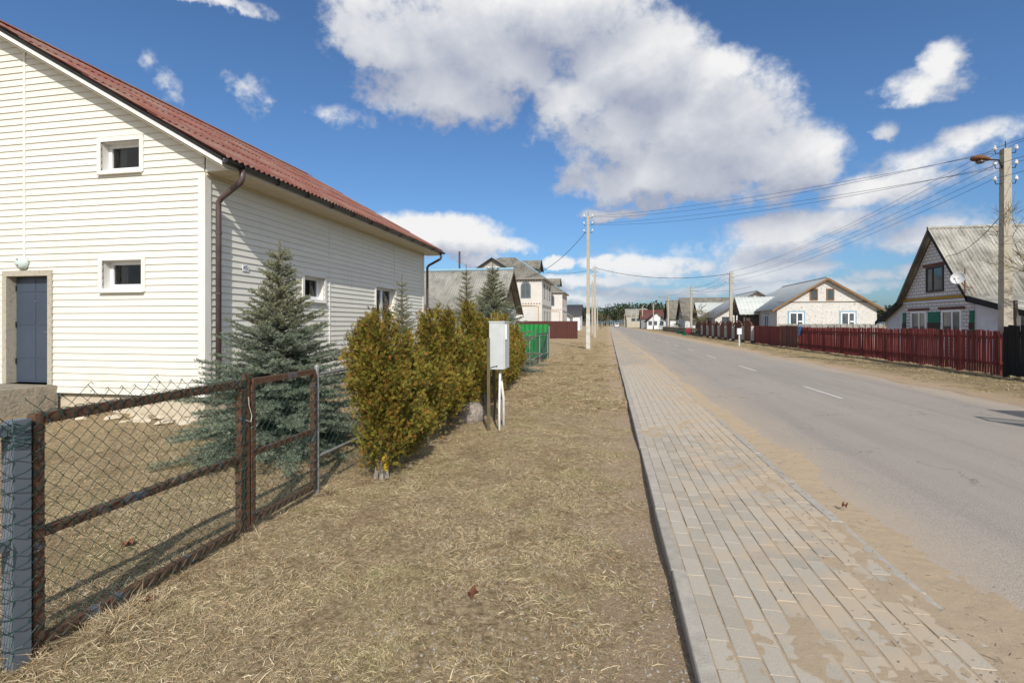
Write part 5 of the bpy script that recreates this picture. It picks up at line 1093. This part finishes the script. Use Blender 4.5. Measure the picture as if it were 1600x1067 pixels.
# ------------------------------------------------------------------ poles, lamps, wires
def pole(label, x, y, h, w=.20, white=False, hooks=True, lamp=None, low=0):
    t = thing('power_pole', label, 'pole', (x, y, 0), 'concrete power poles'); b = w*.5; tt = w*.36; m = MB()
    P = [(x-b, y-b, -.3), (x+b, y-b, -.3), (x+b, y+b, -.3), (x-b, y+b, -.3), (x-tt, y-tt, h), (x+tt, y-tt, h), (x+tt, y+tt, h), (x-tt, y+tt, h)]
    m.add(P, [(3,2,1,0),(4,5,6,7),(0,1,5,4),(1,2,6,5),(2,3,7,6),(3,0,4,7)]); m.build('shaft', M['concrete_pole'], t)
    if white: k = .012; m = MB(); z1 = 2.1; c = b - (b-tt)*z1/h; m.add([(x-b-k, y-b-k, 0), (x+b+k, y-b-k, 0), (x+b+k, y+b+k, 0), (x-b-k, y+b+k, 0), (x-c-k, y-c-k, z1), (x+c+k, y-c-k, z1), (x+c+k, y+c+k, z1), (x-c-k, y+c+k, z1)], [(4,5,6,7),(0,1,5,4),(1,2,6,5),(2,3,7,6),(3,0,4,7)]); m.build('whitewash', M['whitewash'], t)
    MB().tube([(x, y, h), (x, y, h+.22)], .014, 5).build('pin', M['metal_dark'], t)
    if hooks:
        for dz in (.12, .55, 1.0):
            for s in (-1, 1):
                MB().tube([(x, y, h-dz), (x+s*(w*.5+.12), y, h-dz), (x+s*(w*.5+.14), y, h-dz+.1)], .014, 5).build('hook', M['metal_dark'], t); MB().lathe([(.02, 0), (.045, .02), (.05, .06), (.03, .09), (.038, .12), (.01, .14)], (x+s*(w*.5+.14), y, h-dz+.09), n=10).build('insulator', M['insulator'], t)
    if lamp:
        lx, lz, ll = lamp; r = MB().tube([(x, y, h-.7), (x+lx*.5, y-.05, lz), (x+lx, y-.1, lz)], .024, 6).build('lamp_arm', M['metal_dark'], t)
        sg = -1 if lx < 0 else 1; hd = Vector((x+lx, y-.1, lz)); m = MB(); P = []; n = 10
        prof = [(0, .03, .03), (.08, .06, .05), (.25, .12, .09), (.5, .17, .12), (.75, .16, .11), (.92, .10, .07), (1, .02, .02)]
        for (u, ry_, rz_) in prof:
            for k in range(n): a = 2*math.pi*k/n; zz_ = math.sin(a)*rz_; P.append((hd.x + sg*u*ll, hd.y + math.cos(a)*ry_, hd.z + (zz_ if zz_ > 0 else zz_*.45) + u*.06))
        m.add(P, [(i*n+k, i*n+(k+1)%n, (i+1)*n+(k+1)%n, (i+1)*n+k) for i in range(len(prof)-1) for k in range(n)] + [tuple(range(n))[::-1], tuple((len(prof)-1)*n+k for k in range(n))])
        hdo = m.build('lamp_head', M['lamp_rust'] if abs(lx) < .6 else M['galv'], t, True)
        MB().lathe([(.11, 0), (.10, -.05), (.04, -.075)], (hd.x + sg*.55*ll, hd.y-.02, hd.z-.03), n=12).build('lens', M['lamp_dark'], hdo, True)
    return t
b1 = gp(919, 545); h1 = 1.5 + (545-338-39)/39*1.5 if False else (545-338)/39*1.5
b1 = Vector((b1.x, b1.y, 0)); pole('concrete pole with whitewashed foot on the left verge, nearest on that side', b1.x, b1.y, h1, .22, True)
b2 = gp(929.5, 527); h2 = (527-417)/21*1.5; pole('second concrete pole on the left verge with a mossy foot', b2.x, b2.y, h2, .30, False)
b3 = onY(925.5, 506, 82); pole('slim pole seen between the first two left poles', b3.x, 82, 8.2, .26); b4 = onY(933.5, 506, 135); pole('far dark pole on the left verge', b4.x, 135, 7.6, .24)
RP = [onX(1571, 400, 11.25), onX(1142, 450, 11.3), onX(1080, 460, 11.3), onX(1044, 470, 11.3), onX(1021, 480, 11.3)]
tops = [onX(1571, 233, 11.25).z, onX(1142, 426, 11.3).z, onX(1080, 449, 11.3).z, onX(1044, 462, 11.3).z, onX(1021, 474, 11.3).z]
pole('thick concrete lamp pole at the right edge with rusty street lamp', 11.25, RP[0].y, tops[0], .25, lamp=(-.42, tops[0]-.32, .52))
pole('concrete pole behind the nearest white pillar of the arched fence', 11.3, RP[1].y, tops[1], .30)
pole('weathered pole standing among bare branches on the right side', 11.3, RP[2].y, tops[2], .32)
pole('lamp pole with pale street lamp before the steep slate roofs', 11.3, RP[3].y, tops[3], .28, lamp=(-1.0, tops[3]-.3, .9)); pole('far right pole with a small lamp near the maroon roof', 11.3, RP[4].y, tops[4], .28, lamp=(-1.0, tops[4]-.3, .9))
for k, (x, y, h) in enumerate([(10.5, 165, 7), (10.2, 195, 7), (9.6, 225, 7.5), (9.5, 260, 7.5), (9.0, 300, 7.5)]):
    pole(['first', 'second', 'third', 'fourth', 'fifth'][k] + ' of the distant right side poles before the forest', x, y, h, .3, hooks=False)
def wire(p, q, sag, label, r=.006, n=18):
    p, q = Vector(p), Vector(q); L_ = (q-p).length; pts = [p.lerp(q, t/n) + Vector((0, 0, -sag*4*(t/n)*(1-t/n))) for t in range(n+1)]
    MB().tube(pts, r, 4, False).build('power_line', M['wire'], label=label, cat='wire', group='overhead power lines')
T0, T1, T2, T3, T4 = [Vector((11.25 if i == 0 else 11.3, RP[i].y, tops[i])) for i in range(5)]; L1 = Vector((b1.x, b1.y, h1)); L2 = Vector((b2.x, b2.y, h2))
for dz, dx in ((.1, .3), (.55, .3)):
    for s in (-1, 1): wire(L1 + Vector((.2, s*.12, -dz+.05)), T0 + Vector((-.3, 0, -dz+.02 + s*.03)), .35 + .1*s, 'slack line crossing the road to the right lamp pole, %s of four' % {(.1,-1): 'topmost', (.1,1): 'second', (.55,-1): 'third', (.55,1): 'lowest'}[(dz, s)])
for i, (a, b) in enumerate(((T0, T1), (T1, T2), (T2, T3), (T3, T4))):
    for k, (dz, s) in enumerate(((.0, 1), (.12, -1), (.55, 1), (.6, -1), (1.0, -1))): wire(a + Vector((s*.28, 0, -dz+.15)), b + Vector((s*.25, 0, -dz+.15)), .5, '%s line of the bundle between right side poles, span %s from the lamp pole' % (('topmost', 'second', 'third', 'fourth', 'lowest')[k], ('first', 'second', 'third', 'fourth')[i]), .006 if i == 0 else .009)
for k, (dz, s) in enumerate(((.0, 1), (.12, -1), (.55, 1), (.6, -1), (1.0, -1))): wire(T0 + Vector((s*.28, 0, -dz+.15)), T0 + Vector((1.0 + s*.28, -30, .3-dz)), .6, '%s line running out of the picture at the right edge' % ('topmost', 'second', 'third', 'fourth', 'lowest')[k])
wire(L2 + Vector((0, 0, -.1)), T1 + Vector((0, 0, -.1)), .75, 'thick cable sagging across the road from the second left pole', .022)
wire(L1 + Vector((-.15, 0, -.95)), onY(820, 434, 33.5), .5, 'service cable dropping from the left pole to the old slate roof', .016)
wire(L2 + Vector((-.15, 0, -.3)), Vector((-7.0, 57, 7.3)), .25, 'service cable from the second left pole to the white house dormer', .016)
wire(T0 + Vector((-.1, 0, -1.9)), onX(1478, 400, GX-.05), .3, 'service cable slanting from the lamp pole to the brick gable', .012); wire(T2 + Vector((.1, 0, -.5)), Vector((15.5, T2.y-14, 5.6)), .3, 'thin service cable from the weathered pole to the pale tin roof', .012)

# ------------------------------------------------------------------ bare trees and shrubs on the right
def bare_tree(name, label, x, y, h, spread, seed, lich=.5, trunk_r=.07, levels=5, group='bare trees and bushes', stems=1, up=.5):
    rr = random.Random(seed); t = thing(name, label, 'tree', (x, y, float(gz(x, y))), group); m = MB(); ml = MB()
    def grow(p, d, l, r, lv, mb):
        n = 4; pts = [p]; q = p
        for i in range(n):
            d = (d + Vector((rr.gauss(0, .14), rr.gauss(0, .14), rr.gauss(.04*up, .10)))).normalized(); q = q + d*l/n; pts.append(q)
        mb.tube(pts, [r*(1-.35*i/n) for i in range(n+1)], 5 if lv < 2 else 3, False)
        if lv >= levels: return
        for b in range(rr.choice((2, 3, 3)) + (1 if lv > 1 else 0)):
            k = rr.randint(2, n) if lv else rr.randint(1, n); nd = (d + Vector((rr.gauss(0, .62), rr.gauss(0, .62), rr.gauss(.1*up, .35)))).normalized()
            grow(pts[k], nd, l*rr.uniform(.55, .82), max(r*.58, .0045), lv+1, m if lv+1 < 3 else ml)
    for s in range(stems):
        a = rr.uniform(0, 6.28); grow(t.matrix_basis.translation + Vector((math.cos(a), math.sin(a), 0))*(.15*s) - Vector((0, 0, .1)), Vector((math.cos(a)*spread*(.2 if stems == 1 else .5), math.sin(a)*spread*(.2 if stems == 1 else .5), 1)).normalized(), h*.36, trunk_r, 0, m)
    m.build('trunk', M['bark'], t); ml.build('crown', M['lichen_bark'], t)
q = atd(1590, 506, 14.9); bare_tree('bare_tree', 'leafless fruit tree with lichened twigs at the right edge', q.x, q.y, 6.4, .4, 21, trunk_r=.075, levels=6, up=.7)
q = atd(1108, 506, 60); bare_tree('bare_tree', 'leafless lichened tree standing behind the arched fence', q.x, q.y, 5.2, 1.2, 8, trunk_r=.16, levels=5, stems=2)
q = atd(1190, 506, 46.5); bare_tree('bare_bush', 'thin leafless bush before the porch of the metal roof house', q.x, q.y, 2.6, 1.2, 12, trunk_r=.035, levels=4, stems=5)
q = atd(1232, 506, 39.5); bare_tree('bare_bush', 'small leafless bush before the left window of the metal roof house', q.x, q.y, 2.0, 1.2, 13, trunk_r=.03, levels=4, stems=5)
q = atd(1140, 506, 62); bare_tree('bare_tree', 'leafless sapling right of the lichened tree', q.x-.8, q.y-2, 4.2, 1.0, 17, trunk_r=.07, levels=4)
def leafy(name, label, x, y, h, r, seed, c0, n=900, conical=True):
    rng = np.random.default_rng(seed); z = rng.random(n)*h; t = z/h; a = rng.random(n)*6.283; rad = r*((1-t)**.7 if conical else np.sqrt(np.clip(1-(2*t-1)**2, 0, 1)))*np.sqrt(rng.random(n))*(.85+.3*np.sin(3*a+5*t))
    P = np.stack([rad*np.cos(a)+x, rad*np.sin(a)+y, z+.05], 1); D = rng.normal(size=(n,3)) + np.stack([np.cos(a), np.sin(a), np.full(n, .6)], 1); c = np.array(c0)*rng.uniform(.5, 1.4, (n,1))
    V, Fc = kites(P, D, rng.normal(size=(n,3)), rng.uniform(.10, .22, n), rng.uniform(.04, .08, n)); tr = thing(name, label, 'shrub', (x, y, 0)); place('crown', npmesh('crown', V, Fc, M['leafcol'], np.repeat(c, 4, 0)), tr); MB().tube([(x, y, -.1), (x, y, h*.7)], [.05, .02], 6).build('trunk', M['bark'], tr)
q = atd(1034, 506, 118); leafy('evergreen_shrub', 'dark columnar evergreen before the far maroon roof house', q.x, q.y, 3.2, 1.1, 1, (.03, .045, .02)); q = atd(1057, 506, 92); leafy('evergreen_shrub', 'low round evergreen bush near the lamp pole', q.x, q.y, 1.5, 1.5, 2, (.05, .055, .02), conical=False)
q = atd(1068, 506, 84); leafy('evergreen_shrub', 'olive bush left of the weathered pole, right side', q.x, q.y, 2.8, 1.7, 6, (.07, .07, .035), conical=False)
# bare roadside saplings on the far left verge
for k, (px_, dd) in enumerate(((938, 150), (940, 175), (943, 205))):
    q = atd(px_, 506, dd); bare_tree('roadside_sapling', ('nearest', 'middle', 'farthest')[k] + ' of the three small bare trees far along the left verge', q.x, q.y, 7.0, .8, 40+k, trunk_r=.12, levels=4, group='far roadside saplings')

# ------------------------------------------------------------------ pine forest closing the street
def forest():
    rng = np.random.default_rng(5); P = []; D = []; L = []; W = []; C = []; m = MB()
    for k in range(1100):
        x = rng.uniform(-300, 380); y = 350 + rng.uniform(0, 70) + abs(x)*.05; h = rng.uniform(9, 15.5)*(1 + .12*math.sin(x*.06)); cr = rng.uniform(1.4, 2.6); n = 60
        m.tube([(x, y, 0), (x + rng.normal()*.2, y, h*.9)], [.2, .08], 4, False)
        t = rng.random(n)*.62 + .38; a = rng.random(n)*6.283; r = cr*np.sqrt(np.clip(1 - ((t-.62)/.42)**2, .05, 1))*np.sqrt(rng.random(n))
        P.append(np.stack([x + r*np.cos(a), y + r*np.sin(a), h*t], 1)); D.append(np.stack([np.cos(a), np.sin(a), rng.normal(.3, .4, n)], 1)); L.append(rng.uniform(1.1, 2.2, n)); W.append(rng.uniform(.9, 1.5, n))
        c = np.array([.035, .052, .028])*rng.uniform(.7, 1.5) + np.array([.02, .01, 0])*rng.random(); C.append(np.repeat(c[None]*rng.uniform(.6, 1.4, (n, 1)), 4, 0))
    P, D, L, W, C = map(np.concatenate, (P, D, L, W, C)); V, Fc = kites(P, D, rng.normal(size=P.shape), L, W)
    f = place('pine_forest', npmesh('pine_forest', V, Fc, M['leafcol'], C), label='dark pine forest closing the far end of the street', cat='forest', kind='stuff')
    m.build('trunks', M['bark'], f, kind='stuff')
forest()

# ------------------------------------------------------------------ dry grass
def grass():
    rng = np.random.default_rng(3); lib = bpy.data.collections.new('grass_library')
    straw = [np.array(c)*1.06 for c in ((.50, .385, .225), (.58, .465, .285), (.41, .30, .17), (.32, .22, .13), (.66, .555, .37))]; green = np.array([.13, .15, .045])
    def clump(i, n, rad, l0, l1, flat, w, gmix, rows=1):
        a = rng.random(n)*6.283; r = rad*np.sqrt(rng.random(n)); P = np.stack([r*np.cos(a), r*np.sin(a), np.full(n, -.004)], 1)
        base = rng.random()*6.283; b = rng.normal(base, 1.1, n); up = np.abs(rng.normal(flat, .16, n))
        D = np.stack([np.cos(b), np.sin(b), up], 1); L_ = rng.uniform(l0, l1, n); Wd = rng.uniform(.7, 1.3, n)*w
        S = np.cross(D, np.array([0, 0, 1.]) + .5*rng.normal(size=(n, 3))); D = D/np.linalg.norm(D, axis=1, keepdims=True); S /= np.linalg.norm(S, axis=1, keepdims=True)
        D2 = D + np.stack([np.zeros(n), np.zeros(n), -.55 + .3*rng.normal(size=n)], 1) + .25*rng.normal(size=(n, 3)); D2 /= np.linalg.norm(D2, axis=1, keepdims=True)
        M1 = P + D*(L_*.5)[:, None]; T = M1 + D2*(L_*.5)[:, None]; T[:, 2] = np.maximum(T[:, 2], .002); h = (Wd*.5)[:, None]
        V = np.stack([P - S*h, P + S*h, M1 + S*h*.85, M1 - S*h*.85, T], 1).reshape(-1, 3); o = np.arange(n)[:, None]*5
        q = (o + np.array([[0, 1, 2, 3]])); tri = (o + np.array([[3, 2, 4]]))
        c = np.array([straw[rng.integers(5)] for _ in range(n)])*rng.uniform(.55, 1.1, (n, 1)); gm = rng.random(n) < gmix; c[gm] = green*rng.uniform(.7, 1.3, (gm.sum(), 1)); C = np.repeat(c, 5, 0)
        me = bpy.data.meshes.new('grass_clump'); me.from_pydata(V.tolist(), [], q.tolist() + tri.tolist()); me.materials.append(M['straw'])
        at = me.color_attributes.new('Col', 'FLOAT_COLOR', 'POINT'); c4 = np.ones((len(V), 4), np.float32); c4[:, :3] = C; at.data.foreach_set('color', c4.ravel()); me.update()
        o_ = bpy.data.objects.new('clump_%02d' % i, me); lib.objects.link(o_)
    for i in range(6): clump(i, 190, .15, .035, .085, .27, .0026, (.02, .03, .10, .04, .02, .14)[i])
    for i in range(6, 8): clump(i, 70, .05, .09, .22, .75, .003, .02)
    for i in range(8, 10): clump(i, 150, .20, .05, .10, .22, .005, .10)
    for i in range(10, 14): clump(i, 330, .14, .014, .045, .34, .0021, (.03, .12, .05, .20)[i-10])
    pts = []; rot = []; scl = []; idx = []
    def scatter(x0, x1, y0, y1, dens, ids, prob=None, sc=(.8, 1.3)):
        n = int((x1-x0)*(y1-y0)*dens); x = rng.uniform(x0, x1, n); y = rng.uniform(y0, y1, n)
        if prob is not None: k = rng.random(n) < prob(x, y); x, y = x[k], y[k]
        z = gz(x, y); pts.extend(zip(x, y, z)); rot.extend(rng.random(len(x))*6.283); scl.extend(rng.uniform(*sc, len(x))); idx.extend(rng.choice(ids, len(x)))
    bare = lambda x, y: .30 + .70*(1 - sstep(x + fbm(x*1.7+3, y*1.7, 4)*1.5, .25, 1.15)) * sstep(fbm(x*1.5+8, y*1.5+4, 4), .26, .46)
    tuft = lambda x, y: bare(x, y)*(.12 + .88*sstep(fbm(x*2.1+1, y*2.1+9, 4), .42, .60)); scatter(-2.6, .33, 1.2, 5, 75, range(6), tuft); scatter(-2.6, .33, 5, 9, 48, range(6), tuft); scatter(-2.6, .33, 1.2, 6, 75, range(10, 14), bare); scatter(-2.6, .33, 6, 10, 34, range(10, 14), bare); scatter(-6.3, -2.6, 1.0, 7.0, 40, range(10, 14)); scatter(-2.7, .33, 9, 20, 22, [0, 1, 3, 8, 9], bare, (1.0, 1.6)); scatter(-2.9, .33, 20, 42, 5, [8, 9], bare, (1.2, 2.0))
    scatter(-6.3, -2.6, 1.0, 7.0, 24, range(6), lambda x, y: .35 + .65*sstep(fbm(x*1.2, y*1.2, 3), .3, .55)); scatter(-10, -6.3, 2.0, 6.9, 12, range(6)); scatter(-6.3, -2.6, 7, 20, 7, [2, 5, 8, 9])
    scatter(7.7, 10.9, 8, 32, 9, [2, 5, 8, 9, 9], lambda x, y: sstep(x + (fbm(x*.9, y*.9, 4)-.5)*1.6, 7.9, 8.8), (.9, 1.5)); scatter(7.7, 10.9, 32, 60, 3, [8, 9], lambda x, y: sstep(x, 7.9, 8.8), (1.3, 2.0))
    scatter(-2.66, -2.42, 1.2, 5.2, 26, [6, 7], None, (.5, 1.0)); scatter(-2.75, -2.3, 1.6, 2.3, 60, [6, 7], None, (.55, 1.0)); scatter(-2.6, -2.4, 3.0, 3.3, 90, [6, 7], None, (.5, .9)); scatter(SWL-.05, SWL+.0, 1.6, 9, 30, [6, 7], lambda x, y: .4+0*x, (.25, .5)); scatter(-2.7, -2.45, 5, 21, 8, [6, 7])
    scatter(10.7, 11.1, 9, 40, 6, [6, 7], None, (.6, 1.1))
    n = len(pts); me = bpy.data.meshes.new('grass'); me.from_pydata(pts, [], [])
    a = me.attributes.new('rot', 'FLOAT', 'POINT'); a.data.foreach_set('value', np.array(rot, np.float32)); a = me.attributes.new('scl', 'FLOAT', 'POINT'); a.data.foreach_set('value', np.array(scl, np.float32)); a = me.attributes.new('idx', 'INT', 'POINT'); a.data.foreach_set('value', np.array(idx, np.int32))
    o = place('grass', me, label='short matted dry grass on the verges and in the yard', cat='grass', kind='stuff')
    g = bpy.data.node_groups.new('grass_scatter', 'GeometryNodeTree'); g.interface.new_socket('Geometry', in_out='INPUT', socket_type='NodeSocketGeometry'); g.interface.new_socket('Geometry', in_out='OUTPUT', socket_type='NodeSocketGeometry')
    gi = g.nodes.new('NodeGroupInput'); go = g.nodes.new('NodeGroupOutput'); ip = g.nodes.new('GeometryNodeInstanceOnPoints'); ci = g.nodes.new('GeometryNodeCollectionInfo'); ci.inputs['Collection'].default_value = lib; ci.inputs['Separate Children'].default_value = True; ci.inputs['Reset Children'].default_value = True
    def attr(nm, ty): q = g.nodes.new('GeometryNodeInputNamedAttribute'); q.data_type = ty; q.inputs['Name'].default_value = nm; return q.outputs[0]
    cx = g.nodes.new('ShaderNodeCombineXYZ'); l = g.links.new
    l(gi.outputs[0], ip.inputs['Points']); l(ci.outputs[0], ip.inputs['Instance']); ip.inputs['Pick Instance'].default_value = True; l(attr('idx', 'INT'), ip.inputs['Instance Index']); l(attr('rot', 'FLOAT'), cx.inputs[2]); l(cx.outputs[0], ip.inputs['Rotation']); l(attr('scl', 'FLOAT'), ip.inputs['Scale']); l(ip.outputs[0], go.inputs[0])
    md = o.modifiers.new('scatter', 'NODES'); md.node_group = g
grass()

# ------------------------------------------------------------------ small litter
def oak_leaf(p, s, rz, label):
    m = MB(); N = 18; P = [(0, 0, .012)]
    for k in range(N): a = 2*math.pi*k/N; r = (.5 + .5*abs(math.cos(a*.5)))*(1 + .22*math.sin(a*6)); x, y = s*r*math.cos(a), s*.55*r*math.sin(a); P.append((x, y, .012 + .35*abs(y) + .02*math.sin(a*3)))
    m.add(P, [(0, 1+k, 1+(k+1) % N) for k in range(N)]); m.v = [tuple(Matrix.Rotation(rz, 3, 'Z') @ Vector(v) + Vector(p)) for v in m.v]; m.build('dead_leaf', M['deadleaf'], label=label, cat='leaf', group='fallen oak leaves')
for (px_, py_, s, lb) in ((738, 938, .05, 'brown oak leaf lying on the bare verge soil before the pavement'), (200, 853, .06, 'brown oak leaf in the yard behind the driveway gate'), (235, 944, .045, 'brown oak leaf in the grass at the foot of the driveway gate'), (1320, 792, .04, 'small dark leaf on the sandy road edge'), (187, 570, .0, '')):
    if s: q = gp(px_, py_, .06 if px_ > 1000 else .0); z = float(gz(q.x, q.y)) if px_ < 1000 else .05; oak_leaf((q.x, q.y, z + .012), s, random.uniform(0, 6), lb)
rng = np.random.default_rng(8); m = MB(); gm = MB()
for k in range(420):
    x = rng.normal(1.62, .22); y = 1.9 + rng.random()**1.5*6; z = float(sandz(np.array(x), np.array(y))); z = max(z, .046) if x < SWR else max(z, .006); l = rng.uniform(.01, .05); a = rng.random()*6.28
    if rng.random() < .55: m.tube([(x, y, z+.002), (x+l*math.cos(a), y+l*math.sin(a), z+.004)], .0012, 3, False)
    else: s = rng.uniform(.002, .007); gm.lathe([(.6*s, -.3*s), (s, .2*s), (.5*s, .9*s)], (x, y, z), n=5)
for k in range(260):
    x = rng.uniform(-1.2, .33); y = 1.6 + rng.random()**1.4*6; s = rng.uniform(.003, .010); gm.lathe([(.6*s, -.3*s), (s, .2*s), (.5*s, .9*s)], (x, y, float(gz(x, y))), n=5)
cm = MB()
for k in range(2200):
    x = .34 - rng.random()**1.6*1.6; y = 1.5 + rng.random()**1.4*7; s = rng.uniform(.003, .011); cm.lathe([(.6*s, -.4*s), (s, .1*s), (.5*s, .7*s)], (x, y, float(gz(x, y))), n=5)
cm.build('soil_crumbs', M['concrete_dark'], label='dark crumbs of soil on the bare strip beside the kerb', cat='soil', kind='stuff')
m.build('twig_litter', M['dark_wood'], label='dark bits of twig scattered on the sandy pavement', cat='litter', kind='stuff'); gm.build('pebbles', M['granite'], label='small pebbles on the bare soil and sand', cat='pebbles', kind='stuff')
for k, (px_, py_) in enumerate(((1072, 640), (1100, 758), (1036, 762))):
    pass

# ------------------------------------------------------------------ far van on the road
def van(x, y):
    t = thing('van', 'small white van far down the road', 'van', (x, y, 0)); P = [(0, .35), (4.6, .35), (4.6, .9), (3.9, 1.05), (3.2, 1.9), (.1, 1.95), (0, 1.8)]
    MB().prism([(x-.9, y + 4.6 - a, z) for a, z in P], (1.8, 0, 0)).build('body', M['white_paint'], t); MB().prism([(x-.75, y + 4.6 - 3.88, 1.08), (x-.75, y + 4.6 - 3.25, 1.83), (x+.75, y + 4.6 - 3.25, 1.83), (x+.75, y + 4.6 - 3.88, 1.08)], (0, -.03, .01)).build('windscreen', M['pane'], t)
    for sx in (-1, 1):
        for yy in (.9, 3.7): MB().lathe([(.32, -.1), (.34, 0), (.32, .1)], (x + sx*.8, y + yy, .34), (1, 0, 0), 14).build('wheel', M['seal_black'], t)
        MB().box(x+sx*.6-.15, x+sx*.6+.15, y-.02, y, .7, .9).build('headlight', M['insulator'], t)
q = atd(968, 506, 230); van(q.x - 1.2, q.y)

# ------------------------------------------------------------------ parked car just right of the frame, rear door open; only its shadow reaches the picture
def car():
    X0, Yr = 7.0, 8.85; wdt, ln = 1.7, 4.0     # tail at Yr, nose towards the camera
    t = thing('parked_car', 'dark hatchback with open rear door standing outside the right edge, casting shadow on the road', 'car', (X0 + wdt/2, Yr - ln/2, 0))
    mt = simple('car_paint', (.03, .05, .10), (.03, .05, .10), rough=.25, spec=.6); L = lambda a, z, x: (x, Yr - a, z)
    low = [(0, .35), (.0, .9), (.18, 1.0), (3.0, .98), (3.85, .80), (4.0, .6), (4.0, .35)]; up = [(.10, .985), (.42, 1.44), (.75, 1.47), (1.9, 1.46), (2.85, .985)]
    MB().prism([L(a, z, X0) for a, z in low], (wdt, 0, 0)).build('body', mt, t)
    m = MB(); A = [L(a, z, X0 + (.02 if z < 1.2 else .14)) for a, z in up]; B = [L(a, z, X0 + wdt - (.02 if z < 1.2 else .14)) for a, z in up]; N = len(up)
    m.add([A[1], A[2], A[3], B[3], B[2], B[1]], [(0, 1, 2, 3, 4, 5)]); ro = m.build('roof', mt, t)
    for S in (A, B):
        p = MB()
        for a, b in ((0, 1), (3, 4)): p.bar(S[a], S[b], .07, .07)
        p.bar(S[1], S[3], .06, .06); p.bar((S[0][0], Yr - 1.55, .98), (S[2][0], Yr - 1.5, 1.46), .08, .06)
        p.build('pillar', mt, t)
    MB().quad(A[0], A[1], B[1], B[0]).build('rear_window', M['glass'], t); MB().quad(A[4], A[3], B[3], B[4]).build('windscreen', M['glass'], t)
    for a in (.75, 3.2):
        for x in (X0 + .08, X0 + wdt - .08): w = MB().lathe([(.27, -.09), (.30, -.06), (.30, .06), (.27, .09)], (x, Yr - a, .30), (1, 0, 0), 20).build('wheel', M['seal_black'], t); MB().lathe([(.17, -.095), (.17, .095)], (x, Yr - a, .30), (1, 0, 0), 14).build('rim', M['steel'], w)
    # open rear door, hinged at its front edge
    hy = Yr - 1.55; ang = R(58); dv = Vector((-math.sin(ang), math.cos(ang), 0)); o = Vector((X0, hy, 0)); D = lambda s, z: o + dv*s + Vector((0, 0, z)); th = Vector((math.cos(ang), math.sin(ang), 0))*.05
    d = MB().prism([D(0, .35), D(.95, .38), D(1.02, .95), D(0, .95)], th).build('door', mt, t)
    MB().bar(D(.02, .95), D(.10, 1.42), .05, .04).bar(D(.10, 1.42), D(.72, 1.40), .05, .04).bar(D(.72, 1.40), D(1.0, .95), .05, .04).build('window_frame', mt, d); MB().quad(D(.04, .95), D(.98, .95), D(.71, 1.39), D(.11, 1.40)).build('pane', M['glass'], d)
    for x in (X0 + .2, X0 + wdt - .2): MB().box(x-.15, x+.15, Yr-.02, Yr+.012, .75, .92).build('tail_light', M['lintel'], t); MB().box(x-.15, x+.15, Yr-4.012, Yr-3.96, .58, .72).build('headlight', M['insulator'], t)
    for x, y in ((X0 + .45, 2.0), (X0 + 1.25, 2.0)): MB().box(x-.22, x+.22, Yr-y-.1, Yr-y, .4, 1.15).build('seat', M['seal_black'], t)
car()
